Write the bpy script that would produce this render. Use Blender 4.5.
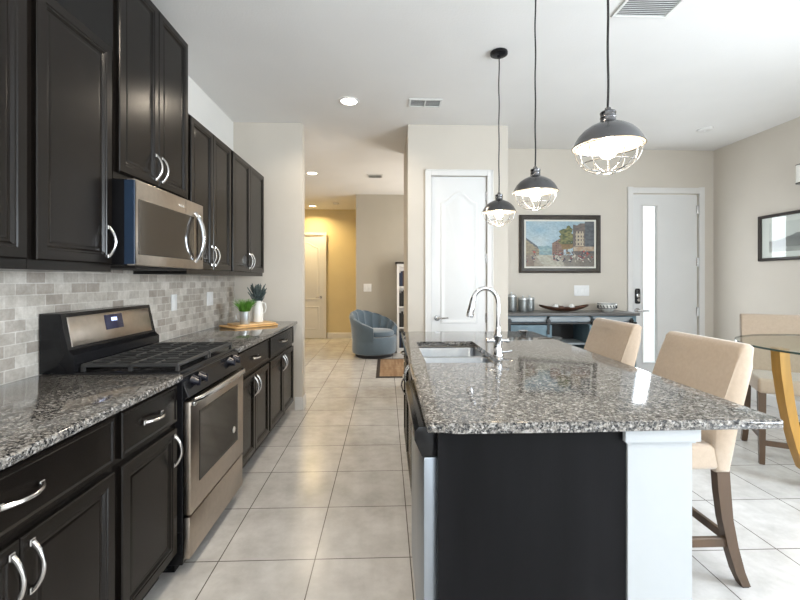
import bpy, bmesh, math, random
from mathutils import Vector, Matrix
PI = math.pi
sin, cos = math.sin, math.cos
S = bpy.context.scene
C = S.collection
for o in list(bpy.data.objects):
    bpy.data.objects.remove(o)
random.seed(7)

# ------------------------------------------------------------------ camera
YAW = math.atan(14 / 415)
cd = bpy.data.cameras.new('camera')
cd.sensor_width = 36
cd.lens = 415 / 800 * 36
cd.shift_y = -20 / 800
cd.clip_start = 0.02
cam = bpy.data.objects.new('camera', cd)
cam.location = (0, 0, 1.336)
cam.rotation_euler = (PI / 2, 0, -YAW)
C.objects.link(cam)
S.camera = cam

# ------------------------------------------------------------------ world, light, exposure
S.view_settings.view_transform = 'Standard'
S.view_settings.look = 'None'
S.view_settings.gamma = 1
S.view_settings.use_curve_mapping = False
S.view_settings.exposure = 0.4
S.cycles.max_bounces = 10
S.cycles.diffuse_bounces = 6
S.cycles.glossy_bounces = 5
S.cycles.transmission_bounces = 8
S.cycles.transparent_max_bounces = 12
S.cycles.caustics_reflective = False
S.cycles.sample_clamp_indirect = 6
S.cycles.use_denoising = True

W = bpy.data.worlds.new('sky')
S.world = W
W.use_nodes = True
wn = W.node_tree
wn.nodes.clear()
wo = wn.nodes.new('ShaderNodeOutputWorld')
bg = wn.nodes.new('ShaderNodeBackground')
tc = wn.nodes.new('ShaderNodeTexCoord')
sp = wn.nodes.new('ShaderNodeSeparateXYZ')
rp = wn.nodes.new('ShaderNodeValToRGB')
rp.color_ramp.elements[0].position = 0.42
rp.color_ramp.elements[0].color = (0.55, 0.56, 0.55, 1)
rp.color_ramp.elements[1].position = 0.6
rp.color_ramp.elements[1].color = (0.80, 0.90, 1.0, 1)
mr = wn.nodes.new('ShaderNodeMapRange')
mr.inputs['From Min'].default_value = -1
mr.inputs['From Max'].default_value = 1
wn.links.new(tc.outputs['Generated'], sp.inputs[0])
wn.links.new(sp.outputs['Z'], mr.inputs['Value'])
wn.links.new(mr.outputs[0], rp.inputs[0])
wn.links.new(rp.outputs[0], bg.inputs['Color'])
bg.inputs['Strength'].default_value = 1.6
wn.links.new(bg.outputs[0], wo.inputs[0])

CEIL = 2.95


def area(name, loc, rot, sx, sy, power, color, shape='RECTANGLE', spread=None):
    l = bpy.data.lights.new(name, 'AREA')
    l.shape = shape
    l.size = sx
    if shape in ('RECTANGLE', 'ELLIPSE'):
        l.size_y = sy
    l.energy = power
    l.color = color
    if spread:
        l.spread = spread
    o = bpy.data.objects.new(name, l)
    o.location = loc
    o.rotation_euler = rot
    C.objects.link(o)
    return o


DAY = (0.88, 0.94, 1.0)
# daylight through the sliding glass door behind the camera and the window beside it
area('daylight_sliding_door', (2.3, -2.90, 1.2), (PI / 2 + .62, 0, 0), 3.2, 2.0, 46, DAY)
area('daylight_nook_window', (3.98, 0.2, 1.5), (PI / 2 + .08, 0, PI / 2 + .04), 2.0, 1.3, 200, (.82, .91, 1))
area('daylight_kitchen_window', (-0.6, -2.92, 1.6), (PI / 2 + .42, 0, 0), 1.1, 1.1, 20, DAY)
area('living_room_fill', (1.72, 6.7, 1.5), (PI / 2 + .3, 0, PI / 2), 1.4, 1.5, 42, (1, .93, .84))  # warm fill added out of view to brighten the rooms in the depth
area('daylight_front_door', (3.277, 4.99, 1.28), (PI / 2, 0, PI), .18, 1.9, 12, DAY)
WARM = (1.0, 0.86, 0.68)


def can_light(x, y, p, color=WARM):
    area('downlight_glow', (x, y, CEIL - 0.03), (0, 0, 0), 0.13, 0.13, p, color, 'DISK', spread=2.6)


# ------------------------------------------------------------------ materials
MATS = {}


def mat(name, col, rough=0.5, metal=0.0, coat=0.0, emit=None, estr=0, noise=None, bump=0, bscale=100, spec=0.5, trans=0, sheen=0, ior=1.45):
    m = bpy.data.materials.new(name)
    m.use_nodes = True
    nt = m.node_tree
    b = nt.nodes['Principled BSDF']
    b.inputs['Base Color'].default_value = (*col, 1)
    b.inputs['Roughness'].default_value = rough
    b.inputs['Metallic'].default_value = metal
    b.inputs['Coat Weight'].default_value = coat
    b.inputs['Coat Roughness'].default_value = 0.1
    b.inputs['Specular IOR Level'].default_value = spec
    b.inputs['Transmission Weight'].default_value = trans
    b.inputs['Sheen Weight'].default_value = sheen
    b.inputs['IOR'].default_value = ior
    if emit:
        b.inputs['Emission Color'].default_value = (*emit, 1)
        b.inputs['Emission Strength'].default_value = estr
    t = nt.nodes.new('ShaderNodeTexCoord')
    n = nt.nodes.new('ShaderNodeTexNoise')
    nt.links.new(t.outputs['Object'], n.inputs['Vector'])
    amt, sc, stretch = noise if noise else (0.06, 8, (1, 1, 1))
    mp = nt.nodes.new('ShaderNodeMapping')
    mp.inputs['Scale'].default_value = stretch
    nt.links.new(t.outputs['Object'], mp.inputs[0])
    nt.links.new(mp.outputs[0], n.inputs['Vector'])
    n.inputs['Scale'].default_value = sc
    n.inputs['Detail'].default_value = 4
    r = nt.nodes.new('ShaderNodeValToRGB')
    r.color_ramp.elements[0].position = 0.3
    r.color_ramp.elements[1].position = 0.7
    r.color_ramp.elements[0].color = (*[max(0, c * (1 - amt)) for c in col], 1)
    r.color_ramp.elements[1].color = (*[min(1, c * (1 + amt)) for c in col], 1)
    nt.links.new(n.outputs['Fac'], r.inputs[0])
    nt.links.new(r.outputs[0], b.inputs['Base Color'])
    if bump:
        n2 = nt.nodes.new('ShaderNodeTexNoise')
        n2.inputs['Scale'].default_value = bscale
        nt.links.new(t.outputs['Object'], n2.inputs['Vector'])
        bp = nt.nodes.new('ShaderNodeBump')
        bp.inputs['Strength'].default_value = bump
        bp.inputs['Distance'].default_value = 0.004
        nt.links.new(n2.outputs['Fac'], bp.inputs['Height'])
        nt.links.new(bp.outputs[0], b.inputs['Normal'])
    MATS[name] = m
    return m


M_wall = mat('greige_paint', (0.60, 0.555, 0.49), 0.75, bump=0.15, bscale=180, noise=(0.02, 3, (1, 1, 1)))
M_wall_w = mat('white_paint', (0.76, 0.75, 0.72), 0.7, bump=0.1, bscale=180, noise=(0.02, 3, (1, 1, 1)))
M_wall_g = mat('grey_paint', (0.46, 0.425, 0.36), 0.75, noise=(0.02, 3, (1, 1, 1)))
M_wall_y = mat('straw_paint', (0.66, 0.56, 0.34), 0.75, noise=(0.04, 2, (1, 1, 1)))
M_ceil = mat('ceiling_paint', (0.77, 0.76, 0.745), 0.8, bump=0.25, bscale=90, noise=(0.02, 2, (1, 1, 1)))
M_trim = mat('trim_white', (0.71, 0.70, 0.685), 0.35, noise=(0.02, 4, (1, 1, 1)))
M_door = mat('door_white', (0.72, 0.72, 0.715), 0.4, noise=(0.015, 4, (1, 1, 1)))
M_esp = mat('espresso_wood', (0.0055, 0.0042, 0.0034), 0.26, noise=(0.3, 9, (1, 1, .12)), spec=0.32)
M_panel = mat('espresso_panel', (0.0062, 0.0062, 0.007), 0.35, noise=(0.3, 9, (1, 1, .12)), spec=0.1)
M_knee = mat('pale_knee_wall_paint', (0.40, 0.42, 0.435), 0.45, noise=(0.02, 4, (1, 1, 1)))
M_toe = mat('toe_kick_black', (0.012, 0.010, 0.009), 0.6)
M_steel = mat('stainless_steel', (0.47, 0.41, 0.35), 0.28, metal=1, noise=(0.06, 30, (1, .05, 1)))
M_steel_c = mat('stainless_side', (0.33, 0.365, 0.41), 0.38, metal=1, noise=(0.05, 30, (1, 1, .05)))
M_sink = mat('sink_steel', (0.34, 0.36, 0.38), 0.3, metal=1, noise=(0.05, 30, (1, .05, 1)))
M_chrome = mat('chrome', (0.66, 0.67, 0.69), 0.06, metal=1)
M_nickel = mat('brushed_nickel', (0.55, 0.54, 0.53), 0.22, metal=1)
M_black = mat('black_enamel', (0.008, 0.008, 0.009), 0.2, spec=0.3)
M_iron = mat('cast_iron', (0.035, 0.035, 0.035), 0.32, bump=0.1, bscale=300)
M_dglass = mat('dark_glass', (0.012, 0.011, 0.010), 0.08, spec=0.4)
M_mglass = mat('smoked_mirror_glass', (0.03, 0.025, 0.02), 0.08, coat=0.2, spec=0.6)
M_knobs = mat('knob_plastic', (0.012, 0.012, 0.018), 0.25)
M_bluelit = mat('blue_window_light_on_black', (0.014, 0.028, 0.055), 0.3)  # black side with the bluish window light put into its colour
M_lcd = mat('lcd_screen', (0.02, 0.02, 0.05), 0.2)
M_digit = mat('display_digits', (0.5, 0.6, 1.0), 0.5, emit=(0.55, 0.65, 1.0), estr=1.5)
M_outlet = mat('outlet_plastic', (0.78, 0.78, 0.77), 0.35)
M_fabric = mat('linen_fabric', (0.385, 0.30, 0.222), 0.9, sheen=0.4, bump=0.25, bscale=400, noise=(0.05, 60, (1, 1, 1)))
M_legw = mat('walnut_leg', (0.075, 0.045, 0.026), 0.45, noise=(0.3, 12, (1, 1, .1)))
M_oak = mat('honey_oak', (0.37, 0.195, 0.036), 0.4, noise=(0.2, 14, (1, 1, .08)))
M_teal = mat('blue_upholstery', (0.095, 0.14, 0.185), 0.85, sheen=0.5, bump=0.2, bscale=300)
M_plinth = mat('dark_plinth', (0.03, 0.03, 0.035), 0.6)
M_gun = mat('gunmetal', (0.13, 0.13, 0.135), 0.22, metal=1)
M_cord = mat('black_cord', (0.01, 0.01, 0.01), 0.6)
M_shadein = mat('shade_lining', (0.48, 0.46, 0.42), 0.5)
M_bulb = mat('bulb_glow', (1, .95, .85), 0.4, emit=(1.0, 0.86, 0.66), estr=12)
M_can = mat('downlight_lens', (1, 1, 1), 0.4, emit=(1.0, 0.93, 0.82), estr=9)
M_canw = mat('downlight_lens_warm', (1, 1, 1), 0.4, emit=(1.0, 0.82, 0.5), estr=9)
M_vent = mat('vent_white', (0.68, 0.68, 0.66), 0.5)
M_vdark = mat('vent_slot', (0.16, 0.155, 0.15), 0.7)
M_bluew = mat('blue_grey_wood', (0.13, 0.20, 0.24), 0.5, noise=(0.2, 10, (1, 1, .2)))
M_gblue = mat('pale_grey_wood', (0.30, 0.33, 0.35), 0.5, noise=(0.15, 10, (.2, 1, 1)))
M_gtop = mat('weathered_grey_top', (0.13, 0.125, 0.12), 0.4, noise=(0.25, 8, (.15, 1, 1)))
M_tin = mat('grey_tin', (0.22, 0.23, 0.225), 0.4, metal=0.6, noise=(0.25, 30, (1, 1, 1)))
M_brownbowl = mat('dark_wood_bowl', (0.075, 0.03, 0.016), 0.35, noise=(0.4, 15, (1, 1, 1)))
M_ceramic = mat('white_ceramic', (0.75, 0.75, 0.72), 0.2, coat=0.4)
M_ink = mat('black_glaze', (0.02, 0.025, 0.03), 0.25)
M_board = mat('bamboo_board', (0.62, 0.36, 0.13), 0.4, noise=(0.15, 14, (.1, 1, 1)))
M_board2 = mat('pale_bamboo_board', (0.70, 0.47, 0.22), 0.4, noise=(0.15, 14, (.1, 1, 1)))
M_grass = mat('grass_green', (0.10, 0.26, 0.03), 0.6, noise=(0.4, 40, (1, 1, 1)))
M_lav = mat('lavender_grey_green', (0.06, 0.085, 0.085), 0.7, noise=(0.4, 60, (1, 1, 1)))
M_galv = mat('galvanised_tin', (0.6, 0.62, 0.62), 0.35, metal=0.8)
M_frame = mat('dark_frame', (0.038, 0.030, 0.022), 0.4, noise=(0.3, 20, (1, 1, 1)))
M_fblack = mat('black_brown_frame', (0.025, 0.018, 0.014), 0.35)
M_mat = mat('picture_mat', (0.66, 0.64, 0.58), 0.7)
M_lock = mat('lock_black', (0.015, 0.015, 0.015), 0.25)
M_book = mat('cabinet_contents', (0.04, 0.05, 0.07), 0.5, noise=(0.8, 20, (1, 1, 1)))
M_rub = mat('rubber_foot', (0.02, 0.02, 0.02), 0.7)
M_logo = mat('silver_mark', (0.75, 0.74, 0.72), 0.3, metal=0.6)
M_soil = mat('potting_soil', (0.04, 0.03, 0.02), 0.9)


def glass(name, col=(1, 1, 1), opacity=0.12, rough=0.0):
    """thin pane: transparent with a fresnel reflection"""
    m = bpy.data.materials.new(name)
    m.use_nodes = True
    nt = m.node_tree
    nt.nodes.clear()
    o = nt.nodes.new('ShaderNodeOutputMaterial')
    t = nt.nodes.new('ShaderNodeBsdfTransparent')
    t.inputs[0].default_value = (*col, 1)
    g = nt.nodes.new('ShaderNodeBsdfGlossy')
    g.inputs['Roughness'].default_value = rough
    f = nt.nodes.new('ShaderNodeFresnel')
    f.inputs[0].default_value = 1.5
    mx = nt.nodes.new('ShaderNodeMixShader')
    ge = nt.nodes.new('ShaderNodeNewGeometry')
    iv = nt.nodes.new('ShaderNodeMath')
    iv.operation = 'SUBTRACT'
    iv.inputs[0].default_value = 1
    nt.links.new(ge.outputs['Backfacing'], iv.inputs[1])
    mu = nt.nodes.new('ShaderNodeMath')
    mu.operation = 'MULTIPLY'
    nt.links.new(iv.outputs[0], mu.inputs[0])
    nt.links.new(f.outputs[0], mu.inputs[1])
    nt.links.new(mu.outputs[0], mx.inputs[0])
    nt.links.new(t.outputs[0], mx.inputs[1])
    nt.links.new(g.outputs[0], mx.inputs[2])
    nt.links.new(mx.outputs[0], o.inputs[0])
    return m


M_pane = glass('clear_glass', (0.96, 0.98, 0.98))
M_tglass = glass('table_glass', (0.90, 0.95, 0.93))
M_tedge = mat('glass_edge_green', (0.02, 0.045, 0.04), 0.1, coat=0.5)


def brickmat(name, scale_xy, c1, c2, mortar, msize, rot, offs, bw, bh, off_rows, rough, bump=0.3, cloud=None, loc=(0, 0, 0)):
    m = bpy.data.materials.new(name)
    m.use_nodes = True
    nt = m.node_tree
    b = nt.nodes['Principled BSDF']
    g = nt.nodes.new('ShaderNodeNewGeometry')
    mp = nt.nodes.new('ShaderNodeMapping')
    mp.inputs['Location'].default_value = loc
    if rot:
        sx = nt.nodes.new('ShaderNodeSeparateXYZ')
        cx = nt.nodes.new('ShaderNodeCombineXYZ')
        nt.links.new(g.outputs['Position'], sx.inputs[0])
        nt.links.new(sx.outputs[1], cx.inputs[0])
        nt.links.new(sx.outputs[2], cx.inputs[1])
        nt.links.new(cx.outputs[0], mp.inputs[0])
    else:
        nt.links.new(g.outputs['Position'], mp.inputs[0])
    br = nt.nodes.new('ShaderNodeTexBrick')
    br.offset = off_rows
    br.inputs['Scale'].default_value = 1
    br.inputs['Brick Width'].default_value = bw
    br.inputs['Row Height'].default_value = bh
    br.inputs['Mortar Size'].default_value = msize
    br.inputs['Mortar Smooth'].default_value = 0.1
    br.inputs['Bias'].default_value = 0.0
    br.inputs['Color1'].default_value = (*c1, 1)
    br.inputs['Color2'].default_value = (*c2, 1)
    br.inputs['Mortar'].default_value = (*mortar, 1)
    nt.links.new(mp.outputs[0], br.inputs['Vector'])
    last = br.outputs['Color']
    for (sc, lo, hi, det) in (cloud or []):
        n = nt.nodes.new('ShaderNodeTexNoise')
        n.inputs['Scale'].default_value = sc
        n.inputs['Detail'].default_value = det
        n.inputs['Roughness'].default_value = 0.65
        nt.links.new(g.outputs['Position'], n.inputs['Vector'])
        r = nt.nodes.new('ShaderNodeValToRGB')
        r.color_ramp.elements[0].position = 0.35
        r.color_ramp.elements[1].position = 0.65
        r.color_ramp.elements[0].color = (*lo, 1)
        r.color_ramp.elements[1].color = (*hi, 1)
        nt.links.new(n.outputs['Fac'], r.inputs[0])
        mx = nt.nodes.new('ShaderNodeMix')
        mx.data_type = 'RGBA'
        mx.blend_type = 'MULTIPLY'
        mx.inputs[0].default_value = 1
        nt.links.new(last, mx.inputs[6])
        nt.links.new(r.outputs[0], mx.inputs[7])
        last = mx.outputs[2]
    nt.links.new(last, b.inputs['Base Color'])
    b.inputs['Roughness'].default_value = rough
    bp = nt.nodes.new('ShaderNodeBump')
    bp.inputs['Strength'].default_value = bump
    bp.inputs['Distance'].default_value = 0.003
    inv = nt.nodes.new('ShaderNodeMath')
    inv.operation = 'SUBTRACT'
    inv.inputs[0].default_value = 1
    nt.links.new(br.outputs['Fac'], inv.inputs[1])
    nt.links.new(inv.outputs[0], bp.inputs['Height'])
    nt.links.new(bp.outputs[0], b.inputs['Normal'])
    return m


T = 0.4555
M_floor = brickmat('porcelain_tile', 1, (0.72, 0.705, 0.69), (0.66, 0.65, 0.635), (0.15, 0.135, 0.12), 0.0028, False, 0, T, T, 0.0, 0.22, 0.2,
                   cloud=[(1.7, (.78, .77, .76), (1, 1, 1), 6), (7, (.80, .795, .79), (1.0, 1.0, 1.0), 8)], loc=(-0.116 + T * 20, -1.998 + T * 20, 0))
M_splash = brickmat('marble_mosaic', 1, (0.68, 0.64, 0.58), (0.40, 0.355, 0.31), (0.70, 0.67, 0.62), 0.0022, True, 0, 0.1025, 0.0508, 0.5, 0.3, 0.25,
                    cloud=[(14, (.74, .73, .71), (1, 1, 1), 5), (60, (.88, .87, .86), (1, 1, 1), 3)], loc=(10, -0.915 + 0.0508 * 20, 0))


def granite(name='granite'):
    m = bpy.data.materials.new(name)
    m.use_nodes = True
    nt = m.node_tree
    b = nt.nodes['Principled BSDF']
    g = nt.nodes.new('ShaderNodeNewGeometry')

    def vor(scale, seed):
        mp = nt.nodes.new('ShaderNodeMapping')
        mp.inputs['Location'].default_value = (seed, seed * 2, seed)
        nt.links.new(g.outputs['Position'], mp.inputs[0])
        n = nt.nodes.new('ShaderNodeTexNoise')
        n.inputs['Scale'].default_value = scale * .8
        nt.links.new(mp.outputs[0], n.inputs['Vector'])
        ad = nt.nodes.new('ShaderNodeVectorMath')
        ad.operation = 'MULTIPLY_ADD'
        nt.links.new(n.outputs['Color'], ad.inputs[0])
        ad.inputs[1].default_value = (.012, .012, .012)
        nt.links.new(mp.outputs[0], ad.inputs[2])
        v = nt.nodes.new('ShaderNodeTexVoronoi')
        v.inputs['Scale'].default_value = scale
        nt.links.new(ad.outputs[0], v.inputs['Vector'])
        s = nt.nodes.new('ShaderNodeSeparateColor')
        nt.links.new(v.outputs['Color'], s.inputs[0])
        return s.outputs[0]

    r = nt.nodes.new('ShaderNodeValToRGB')
    r.color_ramp.interpolation = 'CONSTANT'
    el = r.color_ramp.elements
    cols = [(0, (.008, .009, .011)), (.27, (.032, .033, .036)), (.43, (.10, .094, .088)), (.58, (.18, .168, .152)), (.74, (.26, .238, .212)), (.89, (.42, .405, .385))]
    while len(el) < len(cols):
        el.new(0.5)
    for e, (p, c) in zip(el, cols):
        e.position = p
        e.color = (*c, 1)
    nt.links.new(vor(230, 3.1), r.inputs[0])
    r2 = nt.nodes.new('ShaderNodeValToRGB')
    r2.color_ramp.interpolation = 'CONSTANT'
    el = r2.color_ramp.elements
    while len(el) < len(cols):
        el.new(0.5)
    for e, (p, c) in zip(el, cols):
        e.position = p
        e.color = (*c, 1)
    nt.links.new(vor(115, 7.7), r2.inputs[0])
    mx = nt.nodes.new('ShaderNodeMix')
    mx.data_type = 'RGBA'
    mx.inputs[0].default_value = .5
    nt.links.new(r.outputs[0], mx.inputs[6])
    nt.links.new(r2.outputs[0], mx.inputs[7])
    nt.links.new(mx.outputs[2], b.inputs['Base Color'])
    b.inputs['Roughness'].default_value = 0.07
    b.inputs['Specular IOR Level'].default_value = 0.5
    b.inputs['Coat Weight'].default_value = 0.0
    b.inputs['Coat Roughness'].default_value = 0.04
    return m


M_gran = granite()


def vcol_mat(name, rough=0.5):
    m = bpy.data.materials.new(name)
    m.use_nodes = True
    nt = m.node_tree
    a = nt.nodes.new('ShaderNodeAttribute')
    a.attribute_name = 'paint'
    n = nt.nodes.new('ShaderNodeTexNoise')
    n.inputs['Scale'].default_value = 90
    bp = nt.nodes.new('ShaderNodeBump')
    bp.inputs['Strength'].default_value = 0.2
    nt.links.new(n.outputs['Fac'], bp.inputs['Height'])
    nt.links.new(a.outputs['Color'], nt.nodes['Principled BSDF'].inputs['Base Color'])
    nt.links.new(bp.outputs[0], nt.nodes['Principled BSDF'].inputs['Normal'])
    nt.nodes['Principled BSDF'].inputs['Roughness'].default_value = rough
    return m


M_paint = vcol_mat('oil_paint', 0.5)
M_print = vcol_mat('printed_picture', 0.6)
M_rug = vcol_mat('woven_rug', 0.95)

# ------------------------------------------------------------------ helpers


class MB:
    def __init__(self):
        self.bm = bmesh.new()
        self.mats = []

    def mi(self, m):
        if m not in self.mats:
            self.mats.append(m)
        return self.mats.index(m)

    def box(self, x0, x1, y0, y1, z0, z1, bev=0.0, seg=2, m=None, rot=None):
        """axis box; rot = (matrix) applied about its centre"""
        r = bmesh.ops.create_cube(self.bm, size=1)
        vs = r['verts']
        cx, cy, cz = (x0 + x1) / 2, (y0 + y1) / 2, (z0 + z1) / 2
        for v in vs:
            v.co = Vector((v.co.x * (x1 - x0), v.co.y * (y1 - y0), v.co.z * (z1 - z0)))
            if rot:
                v.co = rot @ v.co
            v.co += Vector((cx, cy, cz))
        fs = set(f for v in vs for f in v.link_faces)
        if bev > 0:
            es = list(set(e for v in vs for e in v.link_edges))
            r2 = bmesh.ops.bevel(self.bm, geom=es, offset=bev, segments=seg, affect='EDGES', profile=0.5)
            fs = set(f for f in r2['faces']) | set(f for f in fs if f.is_valid)
        if m is not None:
            k = self.mi(m)
            for f in fs:
                f.material_index = k
        return self

    def tube(self, pts, rad, seg=10, cap=True, sx=1.0, m=None):
        pts = [Vector(p) for p in pts]
        n = len(pts)
        rads = rad if isinstance(rad, (list, tuple)) else [rad] * n
        rings = []
        t0 = (pts[1] - pts[0]).normalized()
        up = Vector((0, 0, 1)) if abs(t0.z) < 0.9 else Vector((0, 1, 0))
        a = t0.cross(up).normalized()
        for i, p in enumerate(pts):
            t = (pts[min(i + 1, n - 1)] - pts[max(i - 1, 0)]).normalized()
            a = (a - t * a.dot(t)).normalized()
            b = t.cross(a)
            ring = []
            for k in range(seg):
                w = 2 * PI * k / seg
                ring.append(self.bm.verts.new(p + a * cos(w) * rads[i] * sx + b * sin(w) * rads[i]))
            rings.append(ring)
        fs = []
        for i in range(n - 1):
            for k in range(seg):
                fs.append(self.bm.faces.new((rings[i][k], rings[i][(k + 1) % seg], rings[i + 1][(k + 1) % seg], rings[i + 1][k])))
        if cap:
            fs.append(self.bm.faces.new(list(reversed(rings[0]))))
            fs.append(self.bm.faces.new(rings[-1]))
        if m is not None:
            kk = self.mi(m)
            for f in fs:
                f.material_index = kk
        return self

    def lathe(self, prof, c=(0, 0, 0), seg=32, sx=1.0, sy=1.0, m=None, close=False):
        c = Vector(c)
        rings = []
        for (r, z) in prof:
            if r < 1e-6:
                rings.append([self.bm.verts.new(c + Vector((0, 0, z)))])
            else:
                rings.append([self.bm.verts.new(c + Vector((r * cos(2 * PI * k / seg) * sx, r * sin(2 * PI * k / seg) * sy, z))) for k in range(seg)])
        idx = list(range(len(rings) - 1))
        fs = []
        for i in idx:
            A, B = rings[i], rings[i + 1]
            for k in range(seg):
                k2 = (k + 1) % seg
                if len(A) == 1 and len(B) == 1:
                    continue
                if len(A) == 1:
                    fs.append(self.bm.faces.new((A[0], B[k2], B[k])))
                elif len(B) == 1:
                    fs.append(self.bm.faces.new((A[k], A[k2], B[0])))
                else:
                    fs.append(self.bm.faces.new((A[k], A[k2], B[k2], B[k])))
        if m is not None:
            kk = self.mi(m)
            for f in fs:
                f.material_index = kk
        return self

    def prism(self, poly, axis, a0, a1, bev=0.0, seg=2, m=None):
        """poly (u,v) extruded along axis from a0 to a1. axis x:(y,z) y:(x,z) z:(x,y)"""
        def P(u, v, w):
            return {'x': (w, u, v), 'y': (u, w, v), 'z': (u, v, w)}[axis]
        A = [self.bm.verts.new(P(u, v, a0)) for u, v in poly]
        B = [self.bm.verts.new(P(u, v, a1)) for u, v in poly]
        n = len(poly)
        fs = [self.bm.faces.new(A), self.bm.faces.new(list(reversed(B)))]
        for i in range(n):
            fs.append(self.bm.faces.new((A[i], B[i], B[(i + 1) % n], A[(i + 1) % n])))
        if bev:
            es = list(set(e for f in fs[:2] for e in f.edges))
            r2 = bmesh.ops.bevel(self.bm, geom=es, offset=bev, segments=seg, affect='EDGES', profile=0.5)
            fs = [f for f in fs if f.is_valid] + r2['faces']
        if m is not None:
            kk = self.mi(m)
            for f in fs:
                f.material_index = kk
        return self

    def rings(self, rings, m=None, back=True):
        """loft concentric rings of equal count (list of list of xyz), cap last; back caps first"""
        R = [[self.bm.verts.new(p) for p in r] for r in rings]
        n = len(R[0])
        fs = []
        for i in range(len(R) - 1):
            for k in range(n):
                fs.append(self.bm.faces.new((R[i][k], R[i][(k + 1) % n], R[i + 1][(k + 1) % n], R[i + 1][k])))
        fs.append(self.bm.faces.new(R[-1]))
        if back:
            fs.append(self.bm.faces.new(list(reversed(R[0]))))
        if m is not None:
            kk = self.mi(m)
            for f in fs:
                f.material_index = kk
        return self

    def build(self, name, mt=None, parent=None, smooth=True, angle=35, loc=None, rot=None):
        bmesh.ops.recalc_face_normals(self.bm, faces=self.bm.faces)
        me = bpy.data.meshes.new(name)
        self.bm.to_mesh(me)
        self.bm.free()
        if self.mats:
            if mt is not None and mt not in self.mats:
                pass
            for m in self.mats:
                me.materials.append(m)
        else:
            me.materials.append(mt)
        if smooth:
            me.polygons.foreach_set('use_smooth', [True] * len(me.polygons))
            me.set_sharp_from_angle(angle=math.radians(angle))
        o = bpy.data.objects.new(name, me)
        C.objects.link(o)
        if parent is not None:
            o.parent = parent
        if loc:
            o.location = loc
        if rot is not None:
            o.rotation_euler = rot if isinstance(rot, tuple) else (0, 0, rot)
        return o


def thing(name, label, cat, loc=(0, 0, 0), rz=0, group=None):
    o = bpy.data.objects.new(name, None)
    C.objects.link(o)
    o.location = loc
    o.rotation_euler = (0, 0, rz)
    o.empty_display_size = 0.1
    o['label'] = label
    o['category'] = cat
    if group:
        o['group'] = group
    return o


def tag(o, label, cat, group=None):
    o['label'] = label
    o['category'] = cat
    if group:
        o['group'] = group
    return o


def struct(o):
    o['kind'] = 'structure'
    return o


def bx(name, x0, x1, y0, y1, z0, z1, m, parent=None, bev=0.0, seg=2):
    return MB().box(x0, x1, y0, y1, z0, z1, bev, seg).build(name, m, parent)


def copy_tree(o, parent=None):
    c = o.copy()
    C.objects.link(c)
    c.parent = parent
    for ch in [x for x in bpy.data.objects if x.parent == o]:
        copy_tree(ch, c)
    return c


# ------------------------------------------------------------------ the room
XL, XR, YB, YK, YE = -1.56, 4.09, -3.0, 4.30, 5.05
struct(MB().prism([(-2.7, -3.2), (4.3, -3.2), (4.3, 5.17), (1.9, 5.17), (1.9, 9.8), (-2.7, 9.8)], 'z', -0.08, 0).build('floor', M_floor, smooth=False))
struct(MB().prism([(-2.7, -3.2), (4.3, -3.2), (4.3, 5.17), (1.9, 5.17), (1.9, 9.8), (-2.7, 9.8)], 'z', CEIL, CEIL + .1).build('ceiling', M_ceil, smooth=False))
struct(bx('wall_left', XL - .12, XL, YB, YK + .12, 0, CEIL, M_wall_w))
struct(bx('wall_kitchen_end', XL, -0.86, YK, YK + .12, 0, CEIL, M_wall))
# wall behind the camera with door and window openings
b = MB()
b.box(XL - .12, -1.2, YB - .12, YB, 0, CEIL)
b.box(-1.2, 0.0, YB - .12, YB, 0, 1.0).box(-1.2, 0.0, YB - .12, YB, 2.2, CEIL)
b.box(0.0, 0.65, YB - .12, YB, 0, CEIL).box(0.65, 3.95, YB - .12, YB, 2.3, CEIL).box(3.95, XR + .12, YB - .12, YB, 0, CEIL)
struct(b.build('wall_back', M_wall_w, smooth=False))
b = MB()
b.box(XR, XR + .12, YB, -0.9, 0, CEIL).box(XR, XR + .12, -0.9, 1.3, 0, 0.75).box(XR, XR + .12, -0.9, 1.3, 2.25, CEIL).box(XR, XR + .12, 1.3, YE + .12, 0, CEIL)
struct(b.build('wall_right', M_wall, smooth=False))
DX0, DX1, DH = 3.07, 3.885, 2.40       # front door slab
b = MB()
b.box(1.275, DX0 - .02, YE, YE + .12, 0, CEIL).box(DX0 - .02, DX1 + .02, YE, YE + .12, DH + .02, CEIL).box(DX1 + .02, XR, YE, YE + .12, 0, CEIL)
struct(b.build('wall_entry', M_wall, smooth=False))
# pantry box
PX0, PX1 = 0.467, 1.054
PH = 2.42
b = MB()
b.box(0.228, PX0, YK, YK + .11, 0, CEIL).box(PX0, PX1, YK, YK + .11, PH, CEIL).box(PX1, 1.275, YK, YK + .11, 0, CEIL)
struct(b.build('wall_pantry', M_wall, smooth=False))
struct(bx('wall_pantry_left', 0.228, 0.338, YK + .11, 5.3, 0, CEIL, M_wall))
struct(bx('wall_pantry_right', 1.165, 1.275, YK + .11, YE, 0, CEIL, M_wall))
struct(bx('wall_pantry_back', 0.338, 1.275, 5.18, 5.3, 0, CEIL, M_wall))
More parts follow.
